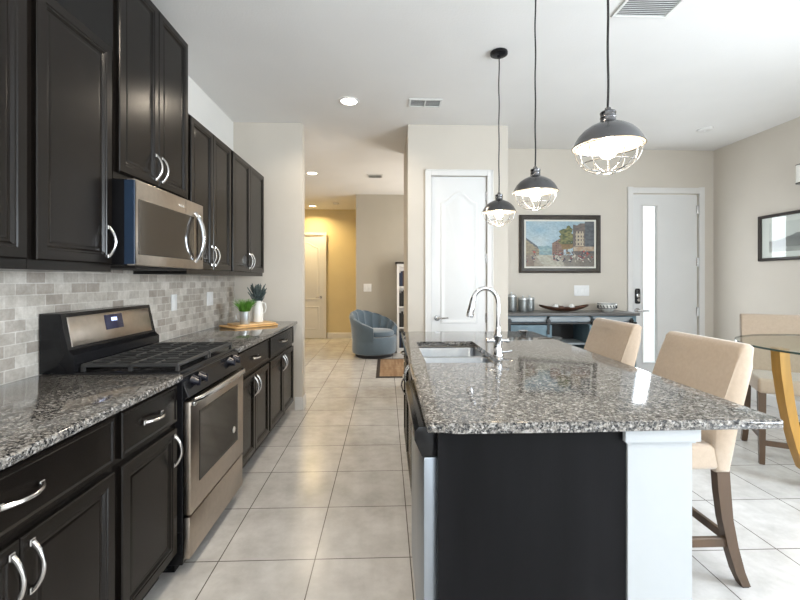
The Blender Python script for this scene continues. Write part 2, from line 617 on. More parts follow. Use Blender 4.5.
# hall beyond
struct(bx('wall_hall_left', -2.5, -2.4, YK + .12, 9.55, 0, CEIL, M_wall))
struct(bx('wall_hall_front', -2.5, XL - .12, YK, YK + .12, 0, CEIL, M_wall))
struct(bx('wall_hall_end', -2.5, -0.4, 9.55, 9.67, 0, CEIL, M_wall_y))
struct(bx('wall_hall_grey', -0.565, 1.9, 7.85, 7.97, 0, CEIL, M_wall_g))
struct(bx('wall_hall_return', -0.565, -0.445, 7.97, 9.55, 0, CEIL, M_wall_y))
b = MB()
b.box(1.78, 1.9, 5.17, 5.9, 0, CEIL).box(1.78, 1.9, 5.9, 7.5, 0, .7).box(1.78, 1.9, 5.9, 7.5, 2.3, CEIL).box(1.78, 1.9, 7.5, 7.85, 0, CEIL)
struct(b.build('wall_living_right', M_wall, smooth=False))
struct(bx('wall_living_front', 1.275, 1.9, 5.17, 5.3, 0, CEIL, M_wall))


def baseboard(name, x0, x1, y0, y1):
    b = MB()
    b.box(x0, x1, y0, y1, 0, 0.115, .003, 1)
    # thinner moulded cap
    ix = 0.004 if x1 - x0 < y1 - y0 else 0
    iy = 0.004 if ix == 0 else 0
    b.box(x0 + ix, x1 - ix, y0 + iy, y1 - iy, 0.112, 0.135, .002, 1)
    return struct(b.build(name, M_trim))


baseboard('baseboard_kitchen_end', -0.935, -0.86, YK - .015, YK)
baseboard('baseboard_kitchen_corner', -0.86, -0.845, YK - .015, YK + .135)
baseboard('baseboard_kitchen_rear', XL, -0.86, YK + .12, YK + .135)
baseboard('baseboard_pantry', 0.228, 0.405, YK - .015, YK)
baseboard('baseboard_pantry_end', 1.096, 1.275, YK - .015, YK)
baseboard('baseboard_pantry_side', 0.213, 0.228, YK - .015, 5.3)
baseboard('baseboard_entry', 1.275, 2.985, YE - .015, YE)
baseboard('baseboard_entry_corner', 3.955, XR - .015, YE - .015, YE)
baseboard('baseboard_right', XR - .015, XR, YB, YE)
baseboard('baseboard_hall_end', -1.35, -0.58, 9.535, 9.55)
baseboard('baseboard_hall_left', -2.4, -2.385, YK + .14, 9.53)
baseboard('baseboard_hall_grey', -0.565, 1.78, 7.835, 7.85)
baseboard('baseboard_hall_return', -0.58, -0.565, 7.835, 9.55)

# backsplash (left wall)
struct(bx('trim_backsplash', XL, XL + .012, 0.2, YK, 0.9, 1.45, M_splash))


# window and sliding door frames behind and beside the camera
def window_frame(name, ax, a0, a1, z0, z1, at, mull):
    """frame with pane; ax 'x' along x at y=at, 'y' along y at x=at"""
    b = MB()
    def bar(u0, u1, v0, v1, d0=-.06, d1=.0):
        if ax == 'x':
            b.box(u0, u1, at + d0, at + d1, v0, v1)
        else:
            b.box(at - d1, at - d0, u0, u1, v0, v1)
    bar(a0, a1, z0, z0 + .05)
    bar(a0, a1, z1 - .05, z1)
    bar(a0, a0 + .05, z0, z1)
    bar(a1 - .05, a1, z0, z1)
    for k in range(1, mull):
        c = a0 + (a1 - a0) * k / mull
        bar(c - .03, c + .03, z0, z1)
    o = struct(b.build(name, M_trim, smooth=False))
    b = MB()
    if ax == 'x':
        b.box(a0 + .04, a1 - .04, at - .035, at - .03, z0 + .04, z1 - .04)
    else:
        b.box(at + .03, at + .035, a0 + .04, a1 - .04, z0 + .04, z1 - .04)
    b.build('pane', M_pane, o)
    return o


window_frame('door_4', 'x', .65, 3.95, 0, 2.3, YB - .02, 2)
window_frame('window_1', 'x', -1.2, 0.0, 1.0, 2.2, YB - .02, 1)
window_frame('window_2', 'y', -0.9, 1.3, .75, 2.25, XR + .02, 3)
window_frame('window_3', 'y', 5.9, 7.5, .7, 2.3, 1.80, 2)


# doors -------------------------------------------------------------
def arch_ring(w, z0, z1, rise, ins, y, cx, n=16):
    h = w / 2 - ins
    pts = [(cx - h, y, z0 + ins), (cx + h, y, z0 + ins)]
    for k in range(n + 1):
        u = 1 - 2 * k / n
        z = z1 - ins - rise + rise * 0.5 * (1 + cos(PI * min(1, abs(u) * 1.0)))
        pts.append((cx + u * h, y, z))
    return pts


def interior_door(name, x0, x1, yf, h, lever_left, trim=.062, arch=True):
    """yf wall face; door slab slightly recessed in the opening; faces -Y"""
    w = x1 - x0
    cx = (x0 + x1) / 2
    d = struct(bx(name, x0 + .004, x1 - .004, yf + .012, yf + .05, .008, h - .004, M_door, None, .002, 1))
    yd = yf + .012
    for (z0, z1, rise) in ((0.88, h - .16, .115 if arch else 0), (.20, .74, 0)):
        R = []
        pw = w - .2
        for ins, out in ((0, 0), (.006, .007), (.016, .009), (.026, .003), (.05, .003), (.07, .008)):
            R.append(arch_ring(pw, z0, z1, rise, ins, yd - out - .0002, cx))
        MB().rings(R, back=False).build('door_panel', M_door, d, angle=50)
    # hinges and lever
    hx = x1 - .002 if lever_left else x0 + .002
    for z in (2.21, 1.56, .94, .25):
        MB().box(hx - .012, hx + .008, yd - .008, yd + .001, z - .05, z + .05, .002, 1).tube([(hx + .002, yd - .008, z - .05), (hx + .002, yd - .008, z + .05)], .006, 8).build('hinge', M_nickel, d)
    lx = x0 + .065 if lever_left else x1 - .065
    sgn = 1 if lever_left else -1
    b = MB()
    b.tube([(lx, yd + .001, .94), (lx, yd - .012, .94)], .03, 20)
    b.tube([(lx, yd - .01, .94), (lx, yd - .045, .94), (lx + sgn * .02, yd - .055, .94), (lx + sgn * .11, yd - .05, .945)], [.012, .011, .010, .007], 10)
    b.build('lever_handle', M_nickel, d)
    # casing
    b = MB()
    for (a, c2) in ((x0 - trim, x0), (x1, x1 + trim)):
        b.box(a, c2, yf - .018, yf, 0, h + trim, .003, 1)
        o2 = a if a < x0 else c2 - .014
        b.box(o2, o2 + .014, yf - .024, yf - .017, 0, h + trim, .002, 1)
    b.box(x0, x1, yf - .018, yf, h, h + trim, .003, 1)
    b.box(x0 - trim, x1 + trim, yf - .024, yf - .017, h + trim - .014, h + trim, .002, 1)
    struct(b.build('trim_' + name.split('_')[1], M_trim))
    return d


interior_door('door_1', PX0, PX1, YK, PH, True)
# hall end door: sits on the wall face in a shallow jamb
interior_door('door_2', -2.24, -1.42, 9.550 - .05, 2.36, False)

# front door with a tall narrow glass light
b = MB()
gx0, gx1, gz0, gz1 = 3.198, 3.374, 0.31, 2.26
yd0, yd1 = YE + .01, YE + .055
b.box(DX0, gx0, yd0, yd1, .01, DH).box(gx1, DX1, yd0, yd1, .01, DH).box(gx0, gx1, yd0, yd1, .01, gz0).box(gx0, gx1, yd0, yd1, gz1, DH)
fd = struct(b.build('door_3', M_door, smooth=False))
b = MB()
g = .018
for (a0, a1, z0, z1) in ((gx0 - g, gx0, gz0 - g, gz1 + g), (gx1, gx1 + g, gz0 - g, gz1 + g), (gx0, gx1, gz0 - g, gz0), (gx0, gx1, gz1, gz1 + g)):
    b.box(a0, a1, yd0 - .008, yd0, z0, z1, .002, 1)
b.build('glass_bead', M_trim, fd)
bx('pane', gx0, gx1, yd0 + .02, yd0 + .026, gz0, gz1, M_pane, fd)
for z in (2.21, 1.56, .94, .25):
    MB().box(DX1 - .012, DX1 + .01, yd0 - .01, yd0 + .001, z - .055, z + .055, .002, 1).tube([(DX1 + .004, yd0 - .01, z - .055), (DX1 + .004, yd0 - .01, z + .055)], .007, 8).build('hinge', M_nickel, fd)
lk = MB().box(DX0 + .018, DX0 + .082, yd0 - .03, yd0 + .001, 1.04, 1.23, .02, 4).build('keypad_lock', M_lock, fd)
MB().tube([(DX0 + .05, yd0 - .028, 1.09), (DX0 + .05, yd0 - .045, 1.09)], .02, 20).box(DX0 + .03, DX0 + .07, yd0 - .034, yd0 - .028, 1.12, 1.165, .004).build('lock_cylinder', M_nickel, lk)
b = MB()
b.tube([(DX0 + .05, yd0 + .001, .955), (DX0 + .05, yd0 - .012, .955)], .032, 20)
b.tube([(DX0 + .05, yd0 - .01, .955), (DX0 + .05, yd0 - .05, .955), (DX0 + .07, yd0 - .06, .955), (DX0 + .17, yd0 - .055, .955)], [.012, .011, .011, .008], 10)
b.build('lever_handle', M_nickel, fd)
b = MB()
tr = .07
b.box(DX0 - .02 - tr + .01, DX0 - .012, YE - .02, YE, 0, DH + .02 + tr, .003, 1).box(DX1 + .012, DX1 + .02 + tr - .01, YE - .02, YE, 0, DH + .02 + tr, .003, 1)
b.box(DX0 - .02, DX1 + .02, YE - .02, YE, DH + .012, DH + .012 + tr, .003, 1)
struct(b.build('trim_3', M_trim))


# ------------------------------------------------------------------ cabinets (local: x along the run, front faces -y, z up)
def panel_door(x0, x1, z0, z1, y, th=.02, stile=.050, flat=False):
    b = MB()
    prof = [(0, 0), (0, th - .004), (.004, th)]
    if flat:
        prof += [(.012, th), (.018, th - .004), (.026, th - .004)]
    else:
        prof += [(stile - .014, th), (stile - .010, th - .003), (stile - .004, th - .003), (stile + .004, th - .010), (stile + .012, th - .011), (stile + .018, th - .009), (stile + .024, th - .009)]
    R = []
    for ins, out in prof:
        R.append([(x0 + ins, y - out, z0 + ins), (x1 - ins, y - out, z0 + ins), (x1 - ins, y - out, z1 - ins), (x0 + ins, y - out, z1 - ins)])
    b.rings(R)
    return b


def pull(parent, x, y, z, L=.125, vertical=True):
    """bow pull standing off the surface at y toward -y"""
    pts = []
    rr = []
    n = 12
    for k in range(n + 1):
        u = k / n
        s = (u - .5) * L
        out = .004 + .028 * sin(PI * u) ** .8
        pts.append((x, y - out, z + s) if vertical else (x + s, y - out, z))
        rr.append(.0075 - .002 * sin(PI * u))
    b = MB()
    b.tube(pts, rr, 10)
    for s in (-L / 2, L / 2):
        c = (x, y - .003, z + s) if vertical else (x + s, y - .003, z)
        b.box(c[0] - .009, c[0] + .009, c[1] - .003, c[1] + .003, c[2] - .009, c[2] + .009, .002, 1)
    return b.build('handle', M_nickel, parent)


def base_cabinet(label, loc, rz, w, doors, drawers, depth=.60, H=.883, hollow=False, right_end=False, handles_side='r'):
    t = thing('base_cabinet', label, 'cabinet', loc, rz)
    b = MB()
    if hollow:
        b.box(0, .018, .005, depth, .1, H).box(w - .018, w, .005, depth, .1, H).box(.018, w - .018, .005, depth, .1, .118).box(.018, w - .018, depth - .01, depth, .118, H)
        b.box(.018, w - .018, 0, .018, .1, .13).box(.018, w - .018, 0, .018, H - .16, H)
    else:
        b.box(0, w, 0, depth, .1, H)
    b.build('body', M_esp, t, smooth=False)
    bx('toe_kick', 0, w, .07, .085, 0, .1, M_toe, t)
    g = .018
    zt, zd = H - .012, H - .175
    if drawers:
        dw = w / drawers
        for i in range(drawers):
            a0, a1 = i * dw + (g if i == 0 else g / 2), (i + 1) * dw - (g if i == drawers - 1 else g / 2)
            d = panel_door(a0, a1, zd, zt, 0, flat=True).build('drawer', M_esp, t, angle=20)
            pull(d, (a0 + a1) / 2, -.02, (zd + zt) / 2, .12, False)
        ztop = zd - .028
    else:
        ztop = zt
    dw = (w - 2 * g - (doors - 1) * .004) / doors
    for i in range(doors):
        a0 = g + i * (dw + .004)
        a1 = a0 + dw
        d = panel_door(a0, a1, .125, ztop, 0).build('door', M_esp, t, angle=20)
        side = handles_side if doors == 1 else ('r' if i % 2 == 0 else 'l')
        pull(d, a1 - .028 if side == 'r' else a0 + .028, -.02, ztop - .09, .125)
    return t


def wall_cabinet(label, loc, rz, w, z0, z1, doors, depth=.325, side='r', rail=True):
    t = thing('wall_cabinet', label, 'cabinet', (loc[0], loc[1], z0), rz)
    h = z1 - z0
    MB().box(0, w, 0, depth, 0, h).build('body', M_esp, t, smooth=False)
    g = .018
    dw = (w - 2 * g - (doors - 1) * .004) / doors
    for i in range(doors):
        a0 = g + i * (dw + .004)
        a1 = a0 + dw
        d = panel_door(a0, a1, .035, h - .012, 0).build('door', M_esp, t, angle=20)
        s = side if doors == 1 else ('r' if i % 2 == 0 else 'l')
        pull(d, a1 - .028 if s == 'r' else a0 + .028, -.02, .035 + .095, .125)
    return t


RL = PI / 2           # run on the left wall: local x -> world +Y, front -> +X
BX = -0.945           # carcass front
R0, R1 = 1.895, 2.602   # range bay
FAR = 4.21
base_cabinet('espresso base cabinet nearest the camera, two doors under one wide drawer', (BX, .700, 0), RL, .770, 2, 1)
base_cabinet('narrow espresso base cabinet left of the stainless range, one door and a drawer', (BX, 1.472, 0), RL, .420, 1, 1)
base_cabinet('espresso base cabinet just past the range, two doors under one drawer', (BX, 2.609, 0), RL, .731, 2, 1)
base_cabinet('farthest espresso base cabinet of the range wall, against the end wall', (BX, 3.342, 0), RL, FAR - 3.342, 2, 1)
UX = -1.225
wall_cabinet('espresso wall cabinet at the photo left edge, mostly out of frame', (UX, .700), RL, .756, 1.372, 2.37, 2, depth=.322)
wall_cabinet('tall single-door espresso wall cabinet left of the microwave', (UX, 1.458), RL, .432, 1.372, 2.37, 1, depth=.322)
wall_cabinet('raised espresso wall cabinet with two doors above the microwave', (UX, 1.904), RL, .688, 1.795, 2.785, 2, depth=.322)
wall_cabinet('two-door espresso wall cabinet just right of the microwave', (UX, 2.594), RL, .700, 1.372, 2.37, 2, depth=.322)
wall_cabinet('farthest two-door espresso wall cabinet, above the potted plants', (UX, 3.296), RL, 4.165 - 3.296, 1.372, 2.37, 2, depth=.322)


def slab(name, x0, x1, y0, y1, z0, z1, label, hole=None, bev=.009):
    xs = [x0, hole[0], hole[1], x1] if hole else [x0, x1]
    ys = [y0, hole[2], hole[3], y1] if hole else [y0, y1]
    bm = bmesh.new()
    V = {(i, j): bm.verts.new((x, y, z1)) for i, x in enumerate(xs) for j, y in enumerate(ys)}
    fs = []
    for i in range(len(xs) - 1):
        for j in range(len(ys) - 1):
            if hole and i == 1 and j == 1:
                continue
            fs.append(bm.faces.new((V[i, j], V[i + 1, j], V[i + 1, j + 1], V[i, j + 1])))
    ret = bmesh.ops.extrude_face_region(bm, geom=fs)
    for v in [g for g in ret['geom'] if isinstance(g, bmesh.types.BMVert)]:
        v.co.z = z0
    eps = 1e-5
    es = []
    for e in bm.edges:
        a, c2 = e.verts[0].co, e.verts[1].co
        onper = any(abs(a[k] - w) < eps and abs(c2[k] - w) < eps for k, w in ((0, x0), (0, x1), (1, y0), (1, y1)))
        corner = abs(a.z - c2.z) > eps and abs(a.x - x0) + abs(a.x - x1) < (x1 - x0) + eps and (abs(a.x - x0) < eps or abs(a.x - x1) < eps) and (abs(a.y - y0) < eps or abs(a.y - y1) < eps)
        if (onper and abs(a.z - c2.z) < eps) or corner:
            es.append(e)
    bmesh.ops.bevel(bm, geom=es, offset=bev, segments=3, affect='EDGES', profile=0.5)
    mb = MB()
    mb.bm = bm
    o = mb.build(name, M_gran)
    return tag(o, label, 'countertop')


CT, CB = .915, .884
slab('granite_countertop', XL + .013, -0.905, .50, R0 - .004, CB, CT, 'speckled grey granite countertop left of the range, nearest the camera')
slab('granite_countertop', XL + .013, -0.905, R1 + .004, YK - .012, CB, CT, 'speckled granite countertop beyond the range, under the cutting boards')

# ------------------------------------------------------------------ microwave (local like cabinets)
mw = thing('microwave', 'stainless over-the-range microwave with smoked door window and bowed handle', 'microwave', (-1.157, 1.893, 1.402), RL)
mw_w, mw_h = .698, .388
b = MB()
b.box(0, mw_w, .0, .395, 0, mw_h, .004, 1)
b.build('casing', M_black, mw)
bx('blue_lit_side', -.0005, .012, -.034, .012, .004, mw_h - .004, M_bluelit, mw, .002, 1)  # side of the microwave door, window light painted on as blue
fr = MB()
fr.box(0.0, mw_w, -.034, .0, .0, mw_h, .004, 2)
fr = fr.build('door_frame', M_steel, mw)
bx('window_glass', .028, mw_w - .125, -.0375, -.033, .05, mw_h - .085, M_mglass, mw, .002, 1)
bx('control_strip', mw_w - .085, mw_w - .02, -.0375, -.033, .055, mw_h - .085, M_dglass, mw, .002, 1)
b = MB()
hp = []
for k in range(13):
    u = k / 12
    hp.append((mw_w - .108, -.036 - .05 * sin(PI * u) ** .7, .04 + u * (mw_h - .10)))
b.tube(hp, [.010] * 13, 10, sx=1.3)
b.build('door_handle', M_chrome, mw)
bx('underside_grille', .10, mw_w - .1, .02, .30, -.012, .001, M_toe, mw)
# small illegible maker's mark and vertical seam
b = MB()
for i, (dx, hh) in enumerate(((0, .012), (.009, .007), (.018, .012), (.027, .007), (.034, .007), (.043, .012), (.05, .007))):
    b.box(.40 + dx, .405 + dx, -.0352, -.0338, mw_h - .052, mw_h - .052 + hh)
b.build('maker_mark', M_logo, mw)
bx('seam', .475, .478, -.0345, -.0338, mw_h - .075, mw_h - .006, M_toe, mw)

# ------------------------------------------------------------------ range
rg = thing('gas_range', 'stainless gas range with black cooktop between the base cabinets', 'stove', (-.915, R0 + .004, 0), RL)
rw = R1 - R0 - .008
b = MB()
b.box(0, rw, 0, .60, .05, .90, .003, 1)
b.box(.03, rw - .03, .05, .58, 0.0, .05)
b.build('body', M_black, rg)
bx('storage_drawer', .004, rw - .004, -.030, -.001, .075, .262, M_steel, rg, .004)
dr = bx('oven_door', .004, rw - .004, -.034, -.001, .272, .785, M_steel, rg, .005)
wg = MB()
wg.rings([[(x0, y, z0), (x1, y, z0), (x1, y, z1), (x0, y, z1)] for (x0, x1, z0, z1, y) in
          ((.09, rw - .105, .39, .72, -.0335), (.09, rw - .105, .39, .72, -.0365), (.10, rw - .115, .40, .71, -.0365), (.11, rw - .125, .41, .70, -.0345))], back=False)
wg.build('oven_window', M_dglass, dr)
MB().tube([(rw - .165, -.0345, .47), (rw - .165, -.0375, .47)], .018, 20).build('round_sticker', M_logo, dr)
b = MB()
hp = []
for k in range(17):
    u = k / 16
    hp.append((.02 + u * (rw - .04), -.040 - .035 * sin(PI * u) ** .5, .785 + .010 * sin(PI * u)))
b.tube(hp, [.014] * 17, 12, sx=.8)
b.box(.01, .04, -.05, -.03, .765, .784, .004).box(rw - .04, rw - .01, -.05, -.03, .765, .784, .004)
b.build('door_handle', M_nickel, dr)
# sloped control panel
b = MB()
b.prism([(-.026, .806), (-.001, .790), (.055, .905), (.03, .912), (.012, .905)], 'x', .004, rw - .004, .003, 1)
b.build('control_panel', M_black, rg)
for kx in (.085, .165, .38, .535, .615):
    if kx == .38:
        continue
    b = MB()
    b.tube([(kx, -.002, .868), (kx, -.030, .858)], [.024, .020], 20)
    b.tube([(kx, -.026, .859), (kx, -.038, .855)], [.017, .015], 16)
    b.box(kx - .005, kx + .005, -.044, -.028, .840, .878, .002, 1)
    b.build('knob', M_knobs, rg)
ck = MB()
ck.box(0, rw, .012, .585, .898, .922, .008, 3)
ck.build('cooktop', M_black, rg)
for (kx, ky) in ((.19, .14), (.19, .35), (.54, .14), (.54, .35)):
    b = MB()
    b.lathe([(0, .006), (.035, .006), (.045, .0), (.05, -.006)], (kx, ky, .930), 24)
    b.lathe([(0, .020), (.028, .020), (.032, .016), (.032, .006)], (kx, ky, .930), 24)
    b.build('burner', M_iron, rg)
for gx0_, gx1_ in ((.02, rw / 2 - .004), (rw / 2 + .004, rw - .02)):
    b = MB()
    y0, y1 = .035, .455
    zt = .957
    for y in (y0, (y0 + y1) / 2, y1):
        b.box(gx0_, gx1_, y - .007, y + .007, zt - .016, zt, .003, 1)
    for x in (gx0_ + .006, gx1_ - .006):
        b.box(x - .006, x + .006, y0, y1, zt - .016, zt, .003, 1)
    n = 4
    for k in range(1, n + 1):
        x = gx0_ + (gx1_ - gx0_) * k / (n + 1)
        b.box(x - .005, x + .005, y0, y1, zt - .014, zt, .003, 1)
    for y in (.14, .35):
        b.box(gx0_, gx0_ + .1, y - .005, y + .005, zt - .014, zt, .003, 1).box(gx1_ - .1, gx1_, y - .005, y + .005, zt - .014, zt, .003, 1)
    for x in (gx0_ + .008, gx1_ - .008):
        for y in (y0, (y0 + y1) / 2, y1):
            b.box(x - .007, x + .007, y - .007, y + .007, .921, zt - .01)
    b.build('grate', M_iron, rg)
# backguard with sloped stainless fascia and display
bgd = MB()
bgd.prism([(.475, .915), (.628, .915), (.628, 1.185), (.535, 1.185), (.505, 1.02), (.475, 1.0)], 'x', 0, rw, .004, 2)
bgd = bgd.build('backguard', M_black, rg)


def fascia(x0, x1, s0, s1, off, th):
    """plate on the sloped face from (.505,1.02) to (.535,1.185)"""
    d = Vector((0, .030, .165)).normalized()
    nrm = Vector((0, -d.z, d.y))
    o = Vector((0, .505, 1.02)) + nrm * off
    R = []
    for dd, ins in ((0, 0), (th * .7, 0), (th, .002)):
        R.append([tuple(o + d * s + nrm * dd + Vector((x, 0, 0))) for x, s in ((x0 + ins, s0 + ins), (x1 - ins, s0 + ins), (x1 - ins, s1 - ins), (x0 + ins, s1 - ins))])
    return MB().rings(R)


fp = fascia(.03, rw - .03, .012, .150, .0, .004).build('fascia_plate', M_steel, bgd)
dp = fascia(.270, .410, .062, .138, .004, .003).build('display', M_lcd, bgd)
for k, x in enumerate((.318, .330, .342, .354)):
    m2 = fascia(x, x + .008, .104, .122, .007, .0008)
    m2.build('digit', M_digit, dp)

# ------------------------------------------------------------------ outlets on backsplash
def outlet(name, label, y, z, gangs, h=.12):
    w = .075 + .046 * (gangs - 1)
    t = thing(name, label, 'outlet' if 'outlet' in name else 'switch', (XL + .012, y, z), RL)
    bx('plate', -w / 2, w / 2, -.007, -.0003, -h / 2, h / 2, M_outlet, t, .003)
    for k in range(gangs):
        cx = (k - (gangs - 1) / 2) * .046
        bx('socket', cx - .017, cx + .017, -.0095, -.006, -.034, .034, M_outlet, t, .002)
    return t


outlet('wall_outlet', 'narrow white outlet on the backsplash just past the range', 3.08, 1.172, 1)
outlet('wall_outlet', 'wide white double outlet on the backsplash near the cutting boards', 3.70, 1.172, 2)

# ------------------------------------------------------------------ cutting boards and plants
def board(name, label, x, y, z, w, l, th, rz, m):
    b = MB()
    pts = []
    rr = .03
    for (cx, cy, a) in ((w / 2 - rr, l / 2 - rr, 0), (-w / 2 + rr, l / 2 - rr, 90), (-w / 2 + rr, -l / 2 + rr, 180), (w / 2 - rr, -l / 2 + rr, 270)):
        for k in range(5):
            q = math.radians(a + k * 22.5)
            pts.append((cx + rr * cos(q), cy + rr * sin(q)))
    b.prism(pts, 'z', 0, th, .003, 1)
    o = b.build(name, m, loc=(x, y, z), rot=rz)
    return tag(o, label, 'cutting board')


board('cutting_board', 'wide bamboo cutting board lying flat on the far granite counter', -1.25, 3.84, CT + .0005, .30, .44, .014, math.radians(-42), M_board)
board('cutting_board', 'smaller pale cutting board stacked on the wide one, under the pots', -1.235, 3.87, CT + .0155, .26, .37, .012, math.radians(-47), M_board2)
ZB = CT + .0285


def mug_plant():
    t = thing('potted_plant', 'small grass plant in a galvanised mug on the cutting boards', 'plant', (-1.262, 3.76, ZB))
    t.scale = (1.1, 1.1, 1.25)
    b = MB()
    b.lathe([(0, 0), (.036, 0), (.038, .004), (.042, .088), (.044, .09), (.041, .09), (.039, .075), (0, .075)], seg=24)
    pot = b.build('pot', M_galv, t)
    hp = [(-.040, 0, .07), (-.06, 0, .072), (-.072, 0, .055), (-.068, 0, .03), (-.038, 0, .018)]
    MB().tube(hp, .004, 8).build('pot_handle', M_galv, pot)
    MB().lathe([(0, .078), (.039, .076)], seg=20).build('soil', M_soil, t)
    b = MB()
    for i in range(230):
        a = random.uniform(0, 2 * PI)
        r0 = random.uniform(0, .03)
        sp_ = random.uniform(.0, .05) + r0 * .7
        h = random.uniform(.06, .105)
        p0 = Vector((r0 * cos(a), r0 * sin(a), .076))
        p1 = p0 + Vector((sp_ * .5 * cos(a), sp_ * .5 * sin(a), h * .65))
        p2 = p0 + Vector((sp_ * 1.2 * cos(a), sp_ * 1.2 * sin(a), h))
        b.tube([p0, p1, p2], [.0022, .0018, .0005], 4)
    b.build('grass_blades', M_grass, t)


def jug_plant():
    t = thing('potted_lavender', 'grey-green lavender bunch in a white jug behind the grass pot', 'plant', (-1.205, 3.95, ZB))
    t.scale = (1.15, 1.15, 1.32)
    b = MB()
    b.lathe([(0, 0), (.04, 0), (.043, .01), (.042, .09), (.036, .11), (.033, .13), (.037, .15), (.034, .15), (.030, .13), (.033, .11), (.036, .10), (0, .10)], seg=24)
    pot = b.build('jug', M_ceramic, t)
    MB().tube([(.036, 0, .135), (.06, 0, .13), (.066, 0, .1), (.058, 0, .07), (.041, 0, .06)], .005, 8).build('jug_handle', M_ceramic, pot)
    b = MB()
    for i in range(42):
        a = random.uniform(0, 2 * PI)
        lean = random.uniform(.01, .085)
        h = random.uniform(.10, .17)
        p0 = Vector((.012 * cos(a), .012 * sin(a), .105))
        p1 = p0 + Vector((lean * .45 * cos(a), lean * .45 * sin(a), h * .6))
        p2 = p0 + Vector((lean * cos(a), lean * sin(a), h))
        b.tube([p0, p1, p2], [.0015, .0015, .001], 4)
        # flower spike of small whorls
        d = (p2 - p1).normalized()
        n = 5
        for k in range(n):
            c = p1 + (p2 - p1) * (.35 + .7 * k / n)
            b.tube([c - d * .006, c, c + d * .007], [.002, .0065 - .0006 * k, .002], 6)
        for k in range(4):
            q = p0 + (p1 - p0) * (.4 + .2 * k)
            a2 = random.uniform(0, 2 * PI)
            b.tube([q, q + Vector((.014 * cos(a2), .014 * sin(a2), .012)), q + Vector((.026 * cos(a2), .026 * sin(a2), .026))], [.001, .0035, .0005], 4, sx=.5)
    b.build('lavender_stems', M_lav, t)


mug_plant()
jug_plant()

# ------------------------------------------------------------------ island
IX0, IX1, IY0, IY1 = .120, 1.205, 1.212, 3.38
slab('island_countertop', IX0, IX1, IY0, IY1, CB, CT, 'large speckled granite island countertop holding the sink and faucet', hole=(.205, .592, 2.10, 2.83), bev=.010)
bx_p = MB().box(.156, .735, 1.247, 1.268, 0, CB - .001, .001, 1)
ep = bx_p.build('island_end_panel', M_panel)
tag(ep, 'plain dark espresso end panel of the island facing the camera', 'panel')
# white knee wall with cap moulding
kw = MB()
kw.box(.738, .939, 1.243, 3.33, 0, CB - .001)
kw = struct(kw.build('wall_island', M_knee, smooth=False))
b = MB()
for (o_, z0, z1) in ((.007, .838, .846), (.016, .846, CB - .002)):
    b.box(.738 - o_, .939 + o_, 1.243 - o_, 1.2425, z0, z1)
    b.box(.9395, .939 + o_, 1.2425, 3.33, z0, z1)
b.build('cap_moulding', M_knee, kw, smooth=False)
b = MB()
b.box(.9395, .951, 1.243, 3.33, 0, .10).box(.745, .951, 1.232, 1.2425, 0, .10)
b.build('base_moulding', M_knee, kw, smooth=False)
RI = -PI / 2          # island fronts face -X: local x -> world -Y
IB = .162
base_cabinet('espresso sink base cabinet in the island beside the dishwasher', (IB, 2.885, 0), RI, .985, 2, 0, depth=.56, hollow=True)
base_cabinet('last espresso island cabinet at the end farthest from the camera', (IB, 3.335, 0), RI, .445, 1, 1, depth=.56)
dw = thing('dishwasher', 'stainless dishwasher with black control band at the near end of the island', 'dishwasher', (IB, 1.892, 0), RI)
dww = .615
MB().box(.004, dww - .004, 0.002, .55, .09, .875).build('tub', M_toe, dw, smooth=False)
d_ = MB().box(.004, dww - .003, -.046, .0,   .10, .788, .006, 2).build('door', M_steel_c, dw)
b = MB()
b.prism([(0.0, .790), (0.0, .8825), (-.060, .8825), (-.074, .868), (-.074, .840), (-.052, .790)], 'x', .003, dww - .002, .004, 2)
b.build('control_band', M_black, dw)
bx('toe_kick', .004, dww - .004, .05, .065, 0, .09, M_toe, dw)

# sink
sk = thing('kitchen_sink', 'stainless undermount double-bowl sink set in the island granite', 'sink', (0, 0, .6))


def bowl(x0, x1, y0, y1, ztop, zbot):
    bm = bmesh.new()
    R = []
    def ring(ins, z):
        rr = .04
        pts = []
        for (cx, cy, a) in ((x1 - ins - rr, y1 - ins - rr, 0), (x0 + ins + rr, y1 - ins - rr, 90), (x0 + ins + rr, y0 + ins + rr, 180), (x1 - ins - rr, y0 + ins + rr, 270)):
            for k in range(6):
                q = math.radians(a + k * 18)
                pts.append((cx + rr * cos(q), cy + rr * sin(q), z))
        return pts
    prof = [(-.012, ztop), (.0, ztop), (.004, ztop - .006), (.010, zbot + .04), (.018, zbot + .012), (.04, zbot)]
    m = MB()
    m.rings([ring(i, z - .6) for i, z in prof], back=False)
    return m


bw1 = bowl(.200, .606, 2.095, 2.475, .872, .68).build('bowl', M_sink, sk)
bw2 = bowl(.200, .606, 2.505, 2.836, .872, .66).build('bowl', M_sink, sk)
for bwl, cy, zz in ((bw1, 2.285, .68), (bw2, 2.67, .66)):
    md = bwl.modifiers.new('thickness', 'SOLIDIFY')
    md.thickness = .002
    MB().lathe([(0, .002), (.030, .003), (.042, .005), (.045, .001)], (.393, cy, zz - .6), 24).build('drain', M_chrome, bwl)
b = MB()
for (x0, x1, y0, y1) in ((.185, .62, 2.08, 2.094), (.185, .62, 2.838, 2.85), (.185, .199, 2.08, 2.85), (.607, .62, 2.08, 2.85)):
    b.box(x0, x1, y0, y1, .876 - .6, .8835 - .6)
b.build('flange', M_steel, sk, smooth=False)

